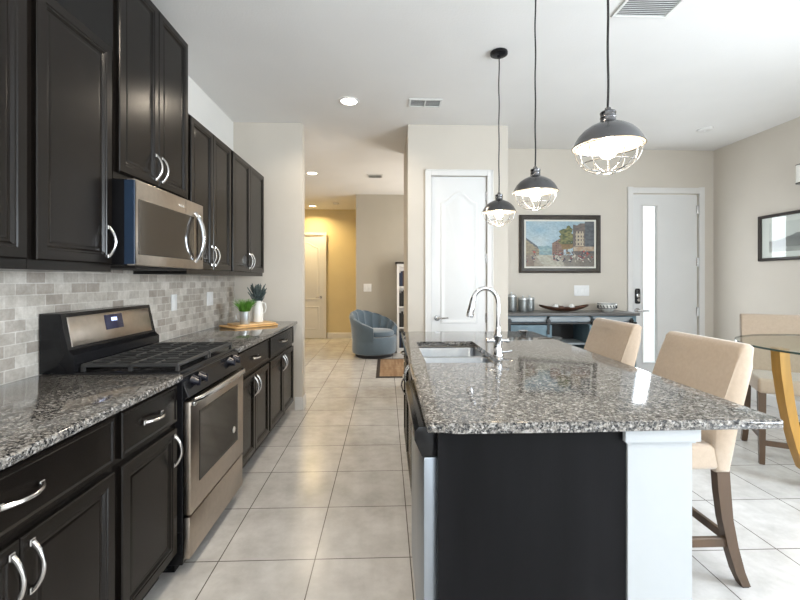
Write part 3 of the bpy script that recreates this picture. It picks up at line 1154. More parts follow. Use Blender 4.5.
# faucet
fc = thing('kitchen_faucet', 'tall chrome gooseneck pull-down faucet beside the sink', 'faucet', (.626, 2.30, CT))
b = MB()
b.lathe([(0, 0), (.030, 0), (.030, .006), (.026, .012), (.023, .05), (.021, .10), (.024, .105), (.024, .115), (.017, .125), (.0145, .16)], seg=28)
b.tube([(0, 0, .15), (0, 0, .27)] + [(-.0725 + .0725 * cos(a), 0, .29 + .085 * sin(a)) for a in [k * PI / 14 for k in range(0, 13)]], .0125, 14)
b.build('neck', M_chrome, fc)
a = 12 * PI / 14
ex, ez = -.0725 + .0725 * cos(a), .29 + .085 * sin(a)
MB().tube([(ex, 0, ez), (ex - .005, 0, ez - .02), (ex - .012, 0, ez - .06), (ex - .020, 0, ez - .10), (ex - .022, 0, ez - .112)], [.0125, .015, .018, .021, .019], 16).build('spray_head', M_chrome, fc)
MB().tube([(-.05, 0, .082), (.0, 0, .082), (.045, 0, .082)], [.009, .012, .009], 12).tube([(-.052, 0, .082), (-.064, 0, .082)], .012, 12).tube([(.045, 0, .082), (.06, 0, .082)], .012, 12).build('cross_valve', M_chrome, fc)
MB().tube([(.02, -.01, .02), (.05, -.01, .022), (.075, -.01, .026)], [.008, .005, .007], 10).build('side_lever', M_chrome, fc)

# little glass dish at the far corner
o = MB().lathe([(0, .0), (.02, .0), (.034, .010), (.040, .020), (.037, .020), (.030, .011), (.018, .004), (0, .004)], (0, 0, 0), 24).build('glass_dish', M_chrome, loc=(1.09, 3.26, CT + .0005))
tag(o, 'tiny shiny dish near the far end of the island countertop', 'dish')

# ------------------------------------------------------------------ stools (local: faces +x)
def stool():
    t = thing('counter_stool', 'x', 'stool')
    # back: curved slab
    fr = [(-.130, .600), (-.145, .70), (-.172, .80), (-.207, .90), (-.238, .985), (-.252, 1.040)]
    bk = [(-.272, 1.058), (-.305, 1.058), (-.323, 1.042), (-.308, .96), (-.278, .84), (-.248, .73), (-.225, .62), (-.212, .505), (-.150, .505)]
    b = MB()
    b.prism(fr + bk, 'y', -.243, .243, .016, 3)
    o = b.build('backrest', M_fabric, t, angle=60)
    b = MB()
    b.box(-.205, .235, -.241, .241, .515, .625, .022, 4)
    b.build('seat', M_fabric, t, angle=60)
    for s in (-1, 1):
        y = s * .214
        b = MB()
        pts = [(-.185, y, .52), (-.192, y, .42), (-.205, y, .30), (-.230, y, .18), (-.262, y, .07), (-.290, y, .006)]
        prev = None
        rings = []
        for (x, yy, z), w in zip(pts, (.028, .028, .025, .023, .021, .018)):
            rings.append([(x - w, yy - .019, z), (x + w, yy - .019, z), (x + w, yy + .019, z), (x - w, yy + .019, z)])
        b.rings(rings)
        lg = b.build('leg', M_legw, t, angle=40)
        bx('foot_glide', -.304, -.276, y - .015, y + .015, .0, .007, M_rub, lg)
        b = MB()
        rings = []
        for (x, z, w) in ((.200, .53, .023), (.203, .25, .02), (.206, .0, .016)):
            rings.append([(x - w, y - w, z), (x + w, y - w, z), (x + w, y + w, z), (x - w, y + w, z)])
        b.rings(rings)
        b.build('leg', M_legw, t, angle=40)
        bx('stretcher', -.225, .19, y - .011, y + .011, .175, .215, M_legw, t, .003, 1)
    bx('stretcher', -.238, -.216, -.20, .20, .185, .222, M_legw, t, .003, 1)
    bx('stretcher', .192, .214, -.20, .20, .135, .172, M_legw, t, .003, 1)
    return t


s1 = stool()
s1.location = (1.272, 1.978, 0)
s1.rotation_euler = (0, 0, PI)
s1['label'] = 'beige upholstered counter stool at the island, nearest the camera'
s1['group'] = 'counter stools'
s2 = copy_tree(s1)
s2.location = (1.272, 2.765, 0)
s2['label'] = 'beige counter stool farther along the island, its back before the console'
s3 = copy_tree(s1)
s3.location = (3.02, 3.00, 0)
s3.rotation_euler = (0, 0, math.radians(240))
s3['label'] = 'beige counter stool behind the glass table, facing the camera'

# glass table
TX, TY, TR = 2.995, 2.50, .635
tb = thing('glass_table', 'round glass-topped bistro table on curved honey-coloured wooden legs', 'table', (TX, TY, 0))
b = MB()
b.lathe([(0, .915), (TR - .003, .915), (TR - .003, .903), (0, .903)], seg=96)
tp = b.build('glass_top', M_tglass, tb)
MB().lathe([(TR - .0028, .9155), (TR - .0005, .9145), (TR, .909), (TR - .0005, .9035), (TR - .0028, .9025)], seg=96).build('glass_edge', M_tedge, tp)
for k in range(3):
    ang = math.radians(170 + k * 120 - (2 if k == 2 else 0))
    b = MB()
    rings = []
    d = Vector((cos(ang), sin(ang), 0))
    n = Vector((-sin(ang), cos(ang), 0))
    for (r, z, w, h) in ((.475, .901, .040, .028), (.465, .75, .040, .028), (.44, .56, .039, .027), (.415, .42, .038, .026), (.38, .28, .038, .026), (.33, .13, .038, .026), (.26, .05, .038, .024), (.06, .022, .036, .02)):
        tz = Vector((0, 0, 1))
        c = d * r + tz * z
        if z > .1:
            a_, b_ = n, d
        else:
            a_, b_ = n, (d * .4 + tz * .6).normalized()
        if r < .1:
            b_ = tz
        rings.append([tuple(c + a_ * w + b_ * h), tuple(c - a_ * w + b_ * h), tuple(c - a_ * w - b_ * h), tuple(c + a_ * w - b_ * h)])
    b.rings(rings)
    b.build('leg', M_oak, tb, angle=60)
MB().lathe([(0, 0), (.1, 0), (.1, .045), (0, .045)], seg=24).build('hub', M_oak, tb)


# ------------------------------------------------------------------ pendants
def pendant(x, y, label):
    t = thing('pendant_lamp', label, 'lamp', (x, y, 1.816), 0, 'pendant lamps over the island')
    H_ = CEIL - 1.816
    b = MB()
    b.lathe([(.012, H_ - .030), (.04, H_ - .028), (.06, H_ - .018), (.062, H_ - .006), (.060, H_ - .0005), (0, H_ - .0005)], seg=32)
    b.lathe([(0, H_ - .042), (.012, H_ - .04), (.012, H_ - .026)], seg=12)
    b.build('ceiling_canopy', M_black, t)
    pts = [(.0016 * sin(k * .9), .0016 * cos(k * .7), .136 + (H_ - .173) * k / 24) for k in range(25)]
    MB().tube(pts, .0042, 8).build('cord', M_cord, t)
    b = MB()
    b.lathe([(q[0], q[1] - .022) for q in [(0, .162), (.010, .160), (.012, .148), (.025, .146), (.027, .142), (.026, .136), (.0255, .128), (.027, .124), (.0255, .120), (.027, .112), (.030, .104)]], seg=32)
    b.build('socket_cap', M_gun, t)
    b = MB()
    K = .95
    out = [(.030, .108), (.045, .100), (.066, .088), (.088, .070), (.105, .048), (.117, .024), (.1225, .008), (.1265, .002), (.1275, -.002), (.1255, -.003)]
    b.lathe([(q[0] * K, q[1] * .80) for q in out], seg=48, m=M_gun)
    b.lathe([(q[0] * K, q[1] * .80) for q in [(.1245, -.002), (.1205, .007), (.1145, .024), (.102, .047), (.085, .068), (.064, .085), (.043, .096), (.0, .104)]], seg=48, m=M_shadein)
    b.build('shade', None, t, angle=50)
    # wire cage
    b = MB()
    nb = 12
    for k in range(nb):
        a0 = 2 * PI * k / nb
        p = []
        for i in range(9):
            q = PI / 2 * i / 8
            r = .110 * cos(q) ** .75 if i < 8 else .022
            r = max(r, .022)
            p.append((r * cos(a0), r * sin(a0), -.002 - .092 * sin(q)))
        b.tube(p, .0014, 6)
    for zz, r in ((-.003, .1105), (-.062, .087), (-.094, .024)):
        b.tube([(r * cos(2 * PI * k / 32), r * sin(2 * PI * k / 32), zz) for k in range(33)], .0018, 6, cap=False)
    b.build('wire_cage', M_chrome, t)
    bl = MB()
    bl.lathe([(0, -.045), (.012, -.043), (.024, -.034), (.030, -.018), (.029, .0), (.020, .025), (.014, .045), (.013, .07), (0, .07)], seg=24)
    bl.build('bulb', M_bulb, t)
    l = bpy.data.lights.new('pendant_bulb', 'POINT')
    l.energy = 2.0
    l.color = (1.0, .80, .54)
    l.shadow_soft_size = .03
    lo = bpy.data.objects.new('pendant_light', l)
    lo.location = (x, y, 1.816 - .065)
    C.objects.link(lo)
    return t


pendant(.797, 1.465, 'gunmetal dome pendant with wire cage, hanging nearest the camera and largest')
pendant(.815, 2.24, 'middle gunmetal pendant of the row over the island')
pendant(.80, 2.915, 'farthest gunmetal pendant of the row, hanging before the white pantry door')


# ------------------------------------------------------------------ ceiling fixtures
def ceiling_can(x, y, label, power, warm=False, r=.075):
    t = thing('recessed_light', label, 'light', (x, y, CEIL), 0, 'recessed ceiling lights')
    MB().lathe([(r + .018, -.0005), (r + .016, -.007), (r, -.009), (r - .004, -.004)], seg=32).build('trim_ring', M_trim, t)
    MB().lathe([(0, -.003), (r - .003, -.003), (r - .003, -.0008), (0, -.0008)], seg=32).build('lens', M_canw if warm else M_can, t)
    can_light(x, y, power, (1, .74, .36) if warm else WARM)
    return t


ceiling_can(-.333, 3.755, 'round recessed light in the kitchen ceiling, nearest and largest of three', 10)
ceiling_can(-1.116, 6.30, 'round recessed light in the hall ceiling, the middle of three', 9)
ceiling_can(-1.60, 9.10, 'warm recessed light close to the yellow hall wall', 17, True)


for (cx_, cy_, lb) in ((-.333, 1.4, 'unseen recessed light added above the kitchen aisle to brighten the room'), (-.333, -.6, 'unseen recessed light added above the aisle behind the camera'), (2.6, -.8, 'unseen recessed light added above the dining corner behind the camera')):
    ceiling_can(cx_, cy_, lb, 11)  # ceiling lights added out of view to make up the ambient light


def vent(name, label, x, y, w, l, n, slots='x', dark=False, splits=1):
    t = thing(name, label, 'vent', (x, y, CEIL))
    b = MB()
    f = .018
    b.box(-w / 2, w / 2, -l / 2, -l / 2 + f, -.010, -.0005, .002, 1).box(-w / 2, w / 2, l / 2 - f, l / 2, -.010, -.0005, .002, 1)
    b.box(-w / 2, -w / 2 + f, -l / 2 + f, l / 2 - f, -.010, -.0005, .002, 1).box(w / 2 - f, w / 2, -l / 2 + f, l / 2 - f, -.010, -.0005, .002, 1)
    for k in range(1, splits):
        c = -w / 2 + w * k / splits
        b.box(c - .006, c + .006, -l / 2 + f, l / 2 - f, -.010, -.0005)
    b.build('frame', M_vent, t)
    bx('duct_opening', -w / 2 + f, w / 2 - f, -l / 2 + f, l / 2 - f, -.003, -.0006, M_vdark, t)
    b = MB()
    rm = Matrix.Rotation(math.radians(35), 3, 'X')
    for k in range(n):
        y_ = -l / 2 + f + (l - 2 * f) * (k + .5) / n
        wd = (l - 2 * f) / n * (.35 if dark else .62)
        b.box(-w / 2 + f, w / 2 - f, y_ - wd / 2, y_ + wd / 2, -.007, -.005, rot=rm)
    b.build('louvres', M_vent, t, smooth=False)


vent('ceiling_vent', 'small dark-slotted vent in the kitchen ceiling before the pantry', .355, 3.765, .30, .17, 5, dark=True, splits=2)
vent('ceiling_vent', 'small dark vent in the far hall ceiling', -.17, 6.45, .24, .20, 5, dark=True)
vent('return_grille', 'large white louvred grille in the ceiling at the top right', 1.545, 2.36, .34, .27, 14)
sd = thing('smoke_detector', 'round white smoke detector in the hall ceiling', 'smoke detector', (-1.047, 8.739, CEIL))
MB().lathe([(0, -.035), (.045, -.035), (.06, -.024), (.065, -.0005)], seg=28).build('housing', M_vent, sd)
MB().lathe([(0, -.039), (.012, -.038), (.014, -.035)], seg=16).build('test_button', M_outlet, sd)
sd = thing('smoke_detector', 'flat round white detector in the ceiling near the front door', 'smoke detector', (3.408, 4.323, CEIL))
MB().lathe([(0, -.022), (.055, -.022), (.07, -.014), (.075, -.0005)], seg=28).build('housing', M_trim, sd)
MB().lathe([(0, -.026), (.012, -.025), (.014, -.022)], seg=16).build('test_button', M_outlet, sd)


# ------------------------------------------------------------------ painted pictures
def canvas(name, w, h, nx, ny, fn, m, parent, axis='y', loc=(0, 0, 0)):
    """flat board w x h with one paint colour per small face; fn(u,v)->rgb (v up)"""
    bm = bmesh.new()
    vs = [[bm.verts.new(((i / nx - .5) * w, 0, (j / ny - .5) * h) if axis == 'y' else ((i / nx - .5) * w, (j / ny - .5) * h, 0)) for i in range(nx + 1)] for j in range(ny + 1)]
    cols = []
    for j in range(ny):
        for i in range(nx):
            bm.faces.new((vs[j][i], vs[j][i + 1], vs[j + 1][i + 1], vs[j + 1][i]))
            cols.append(fn((i + .5) / nx, (j + .5) / ny))
    me = bpy.data.meshes.new(name)
    bm.to_mesh(me)
    bm.free()
    at = me.attributes.new('paint', 'FLOAT_COLOR', 'FACE')
    flat = []
    for c in cols:
        flat += [c[0], c[1], c[2], 1.0]
    at.data.foreach_set('color', flat)
    me.materials.append(m)
    o = bpy.data.objects.new(name, me)
    C.objects.link(o)
    o.parent = parent
    o.location = loc
    return o


R2 = random.Random(3)
NZ = [[R2.random() for _ in range(64)] for _ in range(64)]


def nz(u, v, s):
    x, y = u * s, v * s
    i, j = int(math.floor(x)), int(math.floor(y))
    fx, fy = x - i, y - j
    g = lambda a, b_: NZ[a % 64][b_ % 64]
    return (g(i, j) * (1 - fx) + g(i + 1, j) * fx) * (1 - fy) + (g(i, j + 1) * (1 - fx) + g(i + 1, j + 1) * fx) * fy


def mixc(a, b_, t):
    t = max(0, min(1, t))
    return tuple(a[k] * (1 - t) + b_[k] * t for k in range(3))


def street(u, v):
    """generic street scene: sky, houses either side, tree, pale road, strollers"""
    j = nz(u, v, 30)
    c = mixc((.30, .47, .58), (.55, .64, .66), nz(u, v, 5) * 1.3 - .2)          # sky
    horizon = .26
    # far blue houses
    if .18 < u < .42 and v < .42 + .05 * nz(u, 0, 22) and v > horizon:
        c = mixc((.16, .30, .36), (.36, .48, .46), j)
    # left row of houses, roofline falling to the right
    if u < .20 and horizon - .06 < v < .60 - u * 1.1:
        c = mixc((.26, .20, .13), (.42, .36, .22), j)
        if (u * 34) % 1 < .35 and (v * 18) % 1 < .5:
            c = (.10, .09, .08)
    if u < .18 and .60 - u * 1.1 <= v < .645 - u * 1.1:
        c = (.10, .12, .13)
    # mid brown houses
    if .39 < u < .55 and horizon < v < .52 + (u - .39) * .9:
        c = mixc((.20, .09, .06), (.34, .22, .15), j)
        if (u * 40) % 1 < .4 and (v * 20) % 1 < .45:
            c = (.07, .05, .05)
    # tree
    d = math.hypot((u - .60) / .13, (v - .62) / .30)
    if d + .9 * nz(u, v, 24) * .6 + .35 * nz(u, v, 11) < 1.34 or (abs(u - .60) < .012 and .28 < v < .5):
        c = mixc((.05, .075, .02), (.28, .26, .08), nz(u, v, 38) * 1.6 - .4)
        if v < .5:
            c = mixc(c, (.30, .14, .05), .6)
    # right building, tall dark with a cream facade
    if u > .69 and horizon < v < .88 + .08 * nz(u, 0, 20):
        c = mixc((.09, .08, .08), (.22, .17, .14), j)
    if u > .86 and v > .3:
        c = mixc((.06, .07, .08), (.14, .15, .16), j)
    if .73 < u < .85 and .46 < v < .78:
        c = (.55, .46, .33)
        if (u * 25) % 1 < .45 and (v * 12 + .2) % 1 < .5:
            c = (.12, .10, .09)
    # awnings
    if u > .70 and .34 < v < .44:
        c = mixc((.40, .25, .14), (.55, .47, .36), nz(u, v, 40))
    # road
    if v <= horizon:
        c = mixc((.28, .22, .16), (.42, .38, .30), nz(u, v, 10))
        if abs(u - .30 - (horizon - v) * .5) < .16:
            c = mixc(c, (.60, .57, .46), .7)
        if u > .55:
            c = mixc(c, (.13, .12, .11), .55 + .4 * (nz(u, v, 14) - .5))
        if u < .12:
            c = mixc(c, (.20, .12, .08), .6)
    # strollers and tables: small dabs
    if v < .34:
        c = mixc(c, (.14, .11, .09), .7 * max(0, nz(u + 5, v * 1.6, 34) - .35))
    if .10 < v < .36 and nz(u, v * .5, 48) > .60 and (u > .40 or u < .15):
        q = nz(u + 3, v, 50)
        c = (.45, .08, .05) if q > .7 else ((.05, .05, .07) if q > .35 else (.62, .56, .45))
    g_ = .62 + .26 * nz(u + 9, v + 2, 60)
    return tuple(q * g_ for q in c)


pf = thing('framed_painting', 'framed oil painting of a town street above the console', 'painting', (2.140, YE - .002, 1.779))
pw, ph, fw = 1.010, .712, .058


def picture_frame(parent, w, h, fw, m, depth=.03):
    b = MB()
    pr = [(0, 0), (0, -depth * .7), (.006, -depth), (fw * .45, -depth * .75), (fw - .008, -depth * .85), (fw, -depth * .6), (fw, -.004)]
    R = [[(-w / 2 + i, y, -h / 2 + i), (w / 2 - i, y, -h / 2 + i), (w / 2 - i, y, h / 2 - i), (-w / 2 + i, y, h / 2 - i)] for i, y in pr]
    RV = [[b.bm.verts.new(p) for p in r] for r in R]
    for i in range(len(RV)):
        A, B = RV[i], RV[(i + 1) % len(RV)]
        for k in range(4):
            b.bm.faces.new((A[k], A[(k + 1) % 4], B[(k + 1) % 4], B[k]))
    return b.build('frame', m, parent, angle=25)


picture_frame(pf, pw, ph, fw, M_frame)
b = MB()
iw, ih = pw - 2 * fw, ph - 2 * fw
for (x0, x1, z0, z1) in ((-iw / 2, iw / 2, -ih / 2, -ih / 2 + .02), (-iw / 2, iw / 2, ih / 2 - .02, ih / 2), (-iw / 2, -iw / 2 + .02, -ih / 2 + .02, ih / 2 - .02), (iw / 2 - .02, iw / 2, -ih / 2 + .02, ih / 2 - .02)):
    b.box(x0, x1, -.016, -.006, z0, z1)
b.build('liner', M_mat, pf, smooth=False)
canvas('canvas', iw - .036, ih - .036, 132, 90, street, M_paint, pf, loc=(0, -.009, 0))


def landscape(u, v):
    c = (.72, .70, .65)
    if .09 < u < .91 and .14 < v < .86:
        c = mixc((.56, .55, .52), (.66, .65, .61), nz(u, v, 4))
        if v < .35 + .3 * nz(u, 0, 5) * (1.2 - abs(u - .55)):
            c = mixc((.13, .125, .12), (.32, .31, .29), nz(u, v, 9))
        if v < .25:
            c = mixc((.30, .29, .27), (.44, .42, .38), nz(u, v, 12))
    return c


pr_ = thing('framed_print', 'black-framed monochrome landscape print on the right-hand wall', 'picture', (XR - .002, 3.895, 1.783), -PI / 2)
picture_frame(pr_, 1.02, .49, .032, M_fblack)
canvas('print', .955, .425, 90, 44, landscape, M_print, pr_, loc=(0, -.008, 0))
bx('glazing', -.475, .475, -.0125, -.0110, -.212, .212, M_pane, pr_)

# wall sconce at the photo's right edge
sc_ = thing('wall_sconce', 'wall sconce with a pale glass cylinder at the right edge of the photo', 'lamp', (XR, 3.845, 2.34), -PI / 2)
bx('back_plate', -.05, .05, -.02, -.0005, -.10, .10, M_lock, sc_, .004)
MB().tube([(0, -.02, .12 - .17), (0, -.10, .12 - .17)], .010, 12).tube([(0, -.10, -.08), (0, -.10, -.07)], [.05, .05], 24).build('arm', M_gun, sc_)
MB().lathe([(.045, -.07), (.047, -.06), (.047, .10), (.045, .102)], (0, -.10, 0), 28).build('glass_shade', mat('opal_glass', (.85, .84, .78), .3), sc_)
MB().lathe([(0, .112), (.03, .110), (.05, .104), (.05, .098), (0, .098)], (0, -.10, 0), 28).build('cap', M_gun, sc_)

# three-gang switch by the console, hall switch
sw = thing('light_switch', 'white three-gang switch plate below the street painting', 'switch', (2.414, YE - .001, 1.205))
bx('plate', -.095, .095, -.007, 0, -.065, .065, M_outlet, sw, .003)
for k in (-1, 0, 1):
    bx('rocker', k * .05 - .017, k * .05 + .017, -.0095, -.006, -.034, .034, M_outlet, sw, .002)
sw = thing('light_switch', 'white two-gang switch plate on the grey hall wall above the armchair', 'switch', (-.349, 7.849, 1.19))
bx('plate', -.075, .075, -.007, 0, -.075, .075, M_outlet, sw, .003)
for k in (-1, 1):
    bx('rocker', k * .03 - .017, k * .03 + .017, -.0095, -.006, -.034, .034, M_outlet, sw, .002)

# ------------------------------------------------------------------ console
CX0, CX1, CY0, CY1, CZ = 1.31, 2.84, 4.62, 5.025, .965
cs = thing('console_table', 'blue-grey farmhouse console with sliding barn doors and a grey top', 'console', (CX0, CY0, 0))
L, D = CX1 - CX0, CY1 - CY0
b = MB()
b.box(-.03, L + .03, -.025, D, CZ - .035, CZ, .006, 2)
b.build('top', M_gtop, cs)
b = MB()
b.box(0, .05, 0, D - .01, 0, CZ - .036).box(L - .05, L, 0, D - .01, 0, CZ - .036)
for x in (L * .345, L * .655):
    b.box(x - .02, x + .02, .012, D - .01, .08, CZ - .036)
b.box(.05, L - .05, .012, D - .01, .08, .12)
b.box(.05, L - .05, .012, .03, CZ - .105, CZ - .036)
b.build('frame', M_bluew, cs, smooth=False)
bx('back_panel', .05, L - .05, D - .02, D - .011, .12, CZ - .036, M_toe, cs)
bx('shelf', L * .345 + .021, L * .655 - .021, .03, D - .021, .60, .62, M_gblue, cs)
bx('shelf', L * .345 + .021, L * .655 - .021, .03, D - .021, .36, .38, M_gblue, cs)
b = MB()
for (x0, x1) in ((.055, L * .345 - .03), (L * .345 + .0, L * .655), (L * .655 + .03, L - .055)):
    b.box(x0, x1, -.004, .011, CZ - .098, CZ - .048, .002, 1)
b.build('fascia', M_gblue, cs)
rail = bx('barn_rail', -.0, L, -.016, -.006, CZ - .125, CZ - .105, M_lock, cs, .001, 1)
for (x0, x1) in ((.03, L * .36), (L * .64, L - .03)):
    d = MB()
    d.box(x0, x1, -.014, .002, .09, CZ - .135)
    for (a0, a1, z0, z1) in ((x0, x0 + .055, .09, CZ - .135), (x1 - .055, x1, .09, CZ - .135), (x0 + .055, x1 - .055, .09, .15), (x0 + .055, x1 - .055, CZ - .19, CZ - .135), (x0 + .055, x1 - .055, .45, .50)):
        d.box(a0, a1, -.024, -.014, z0, z1, .002, 1)
    d = d.build('sliding_door', M_bluew, cs)
    for x in (x0 + .04, x1 - .04):
        MB().box(x - .014, x + .014, -.030, -.0245, CZ - .24, CZ - .06, .001, 1).tube([(x, -.034, CZ - .09), (x, -.018, CZ - .09)], .022, 20).build('roller_strap', M_lock, d)


def canister(x, y, r, h, label):
    t = thing('canister', label, 'canister', (x, y, CZ + .0005), 0, 'tin canisters on the console')
    MB().lathe([(0, 0), (r * .96, 0), (r, .004), (r, h * .32), (r * .97, h * .33), (r * .97, h * .36), (r, h * .37), (r, h * .88), (0, h * .88)], seg=24).build('tin', M_tin, t)
    b = MB()
    b.lathe([(r * 1.03, h * .86), (r * 1.04, h * .95), (r * .9, h), (0, h * 1.01)], seg=24)
    b.lathe([(0, h * 1.14), (.012, h * 1.13), (.013, h * 1.08), (.006, h * 1.05), (.006, h * 1.0)], seg=12)
    b.build('lid', M_galv, t)


canister(1.475, 4.84, .060, .200, 'tallest grey tin canister, nearest the pantry wall on the console')
canister(1.60, 4.80, .052, .165, 'dark grey tin canister in the middle of three on the console')
canister(1.705, 4.88, .056, .165, 'short grey tin canister next to the long wooden bowl')

# leaf-shaped wooden bowl
b = MB()
nu, nv = 28, 10
VV = []
for i in range(nu + 1):
    u = -1 + 2 * i / nu
    row = []
    wd = .085 * (1 - u * u) ** .6 + .004
    for j in range(nv + 1):
        v = -1 + 2 * j / nv
        z = .062 * abs(u) ** 2.2 + .045 * abs(v) ** 2 * (1 - abs(u) ** 2 * .6) + (.012 if abs(u) < .12 else 0) * abs(v)
        row.append(b.bm.verts.new((u * .29, v * wd, .006 + z)))
    VV.append(row)
for i in range(nu):
    for j in range(nv):
        b.bm.faces.new((VV[i][j], VV[i + 1][j], VV[i + 1][j + 1], VV[i][j + 1]))
o = b.build('wooden_bowl', M_brownbowl, loc=(2.085, 4.80, CZ - .001))
md = o.modifiers.new('thickness', 'SOLIDIFY')
md.thickness = .007
md.offset = 0
tag(o, 'long dark wooden leaf-shaped bowl in the middle of the console', 'bowl')
for (x, y, r, lab) in ((1.985, 4.80, .036, 'left white ball in the long wooden bowl'), (2.175, 4.80, .036, 'right white ball in the long wooden bowl')):
    o = MB().lathe([(r * sin(PI * k / 12), r - r * cos(PI * k / 12) * 1.0) for k in range(13)], seg=20).build('decorative_ball', M_ceramic, loc=(x, y, CZ + .019))
    tag(o, lab, 'ornament', 'white balls in the wooden bowl')

# patterned bowl
t = thing('patterned_bowl', 'white ceramic bowl with black band pattern at the right of the console', 'bowl', (2.60, 4.80, CZ + .0005))
MB().lathe([(0, 0), (.055, 0), (.06, .006), (.095, .035), (.105, .085), (.104, .10), (.099, .10), (.098, .085), (.088, .038), (.05, .010), (0, .010)], seg=36).build('bowl_body', M_ceramic, t)
b = MB()
for k in range(18):
    a = 2 * PI * k / 18
    for z0, z1 in ((.048, .072),):
        r_ = .1035
        b.tube([((r_ + .001) * cos(a + q * .13), (r_ + .001) * sin(a + q * .13), .062 + .016 * sin(q * PI * 2)) for q in (0, .25, .5, .75, 1)], .004, 6)
b.tube([(.1055 * cos(2 * PI * k / 36), .1055 * sin(2 * PI * k / 36), .094) for k in range(37)], .004, 6, cap=False)
b.tube([(.1005 * cos(2 * PI * k / 36), .1005 * sin(2 * PI * k / 36), .040) for k in range(37)], .003, 6, cap=False)
b.build('glaze_pattern', M_ink, t)
# folded cloth/plates in the open shelf
pl0 = None
for k in range(3):
    o = MB().lathe([(0, 0), (.05, 0), (.085, .010), (.09, .014), (.05, .006), (0, .006)], seg=28).build('shelf_plate', M_ceramic, loc=(1.97 + .0 * k, 4.80, .6205 + .0145 * k))
    tag(o, ('pale plate at the bottom of the stack inside the open console shelf', 'middle pale plate of the stack inside the console shelf', 'top pale plate of the stack inside the console shelf')[k], 'plate', 'plates on the console shelf')

# ------------------------------------------------------------------ hall: armchair, rug, bookcase
ac = thing('barrel_armchair', 'blue channel-backed barrel swivel armchair before the grey hall wall', 'armchair', (-.205, 7.36, 0), math.radians(52))
ac.scale = (1.08, 1.08, 1.0)
# local: faces -y
MB().lathe([(0, 0), (.30, 0), (.31, .01), (.31, .06), (0, .06)], seg=40).build('plinth', M_plinth, ac)
b = MB()
b.lathe([(0, .06), (.345, .06), (.365, .075), (.372, .12), (.372, .34), (.36, .36), (0, .36)], seg=48, sy=.97)
b.build('seat_base', M_teal, ac)
b = MB()
NA = 192
ringsA = []
for i in range(NA + 1):
    th = math.radians(-128 + 256 * i / NA)       # 0 = back (+y)
    f = abs(th) / math.radians(128)
    ztop = .80 - .27 * (f ** 1.4)
    ch = 0.036 * (1 - abs(sin(th * 6.2 + PI / 2))) * (1 - .3 * f)
    ztop -= .25 * ch
    flare = .055 * (1 - .5 * f)
    dirx, diry = sin(th), cos(th)
    prof = []
    outr, inr = .372, .285
    for (r, z) in ((outr - .005, .10), (outr, .30), (outr + flare * .45, .30 + (ztop - .30) * .55), (outr + flare, ztop - .05), (outr + flare - .012, ztop - .012), (outr + flare - .045, ztop),
                   (inr + .045 + flare - ch, ztop - .012), (inr + .030 + flare * .8 - ch, ztop - .05), (inr + .012 + flare * .4 - ch, .30 + (ztop - .30) * .5), (inr - ch, .38), (inr - ch * .3, .30), (inr, .12)):
        prof.append((r * dirx, r * diry * .97, z))
    ringsA.append(prof)
RV = [[b.bm.verts.new(p) for p in r] for r in ringsA]
n = len(RV[0])
for i in range(NA):
    for k in range(n):
        b.bm.faces.new((RV[i][k], RV[i][(k + 1) % n], RV[i + 1][(k + 1) % n], RV[i + 1][k]))
b.bm.faces.new(RV[0])
b.bm.faces.new(list(reversed(RV[-1])))
b.build('back_and_arms', M_teal, ac, angle=50)
b = MB()
b.lathe([(0, .355), (.25, .355), (.275, .37), (.283, .41), (.272, .445), (.24, .462), (0, .468)], (0, -.04, 0), seg=40, sy=1.05)
b.build('seat_cushion', M_teal, ac)


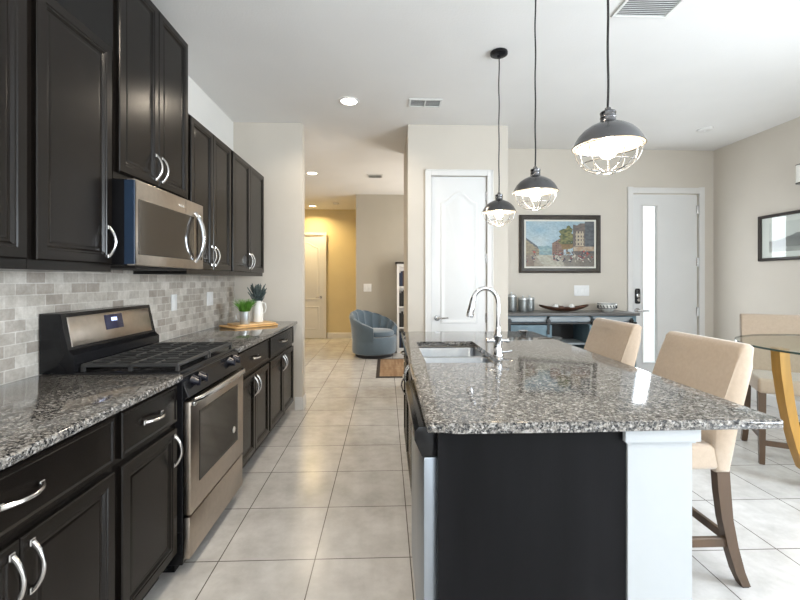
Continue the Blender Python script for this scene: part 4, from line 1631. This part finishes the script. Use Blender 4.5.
def rugfn(u, v):
    if min(u * 1.3, (1 - u) * 1.3) < .045 or min(v * 2, (1 - v) * 2) < .07:
        return (.03, .022, .018)
    s = nz(u * 3, v * .4, 18)
    c = mixc((.20, .11, .055), (.36, .25, .15), s)
    if (v * 11) % 1 < .2:
        c = mixc(c, (.20, .09, .045), .7)
    if (v * 11 + .5) % 1 < .12:
        c = mixc(c, (.12, .14, .09), .5)
    return c


rg_ = thing('area_rug', 'brown striped rug with a dark border before the bookcase', 'rug', (.56, 6.34, 0))
bx('rug_base', -.70, .70, -.67, .67, .0005, .008, M_plinth, rg_)
canvas('rug_pile', 1.40, 1.34, 110, 110, rugfn, M_rug, rg_, axis='z', loc=(0, 0, .0095))

bc = thing('bookcase', 'tall white bookcase with a dark top at the end of the hall', 'bookcase', (.20, 7.57, 0))
b = MB()
bw_, bd_, bh_ = .80, .27, 1.63
b.box(0, .04, 0, bd_, 0, bh_).box(bw_ - .04, bw_, 0, bd_, 0, bh_).box(.04, bw_ - .04, bd_ - .012, bd_, 0, bh_).box(.04, bw_ - .04, 0, bd_ - .012, 0, .09).box(.04, bw_ - .04, 0, bd_ - .012, bh_ - .05, bh_)
b.build('carcass', M_trim, bc, smooth=False)
bx('top', -.03, bw_ + .03, -.03, bd_, bh_, bh_ + .035, M_fblack, bc, .004)
for z in (.45, .83, 1.2):
    bx('shelf', .04, bw_ - .04, .01, bd_ - .012, z, z + .02, M_trim, bc)
bkr = random.Random(5)
bookm = [mat('book_cloth_navy', (.02, .03, .06), .6), mat('book_cloth_black', (.015, .015, .015), .6), mat('book_cloth_grey', (.16, .17, .18), .6), mat('book_cloth_brown', (.07, .035, .02), .6)]
names_c = ['navy', 'black', 'grey', 'brown']
where = ['bottom', 'second', 'third', 'top']
for si, z in enumerate((.09, .47, .85, 1.22)):
    x = .245
    for q in range(5):
        w_ = bkr.uniform(.022, .04)
        h_ = bkr.uniform(.22, .30)
        ci = bkr.randrange(4)
        o = MB()
        o.box(0, w_, 0, .17, 0, h_, .003, 1)
        o = o.build('book', bookm[ci], loc=(x, 7.60, z + .0005))
        tag(o, '%s book, number %s from the left on the %s shelf of the white bookcase' % (names_c[ci], ('one', 'two', 'three', 'four', 'five')[q], where[si]), 'book', 'books in the white bookcase')
        x += w_ + .001
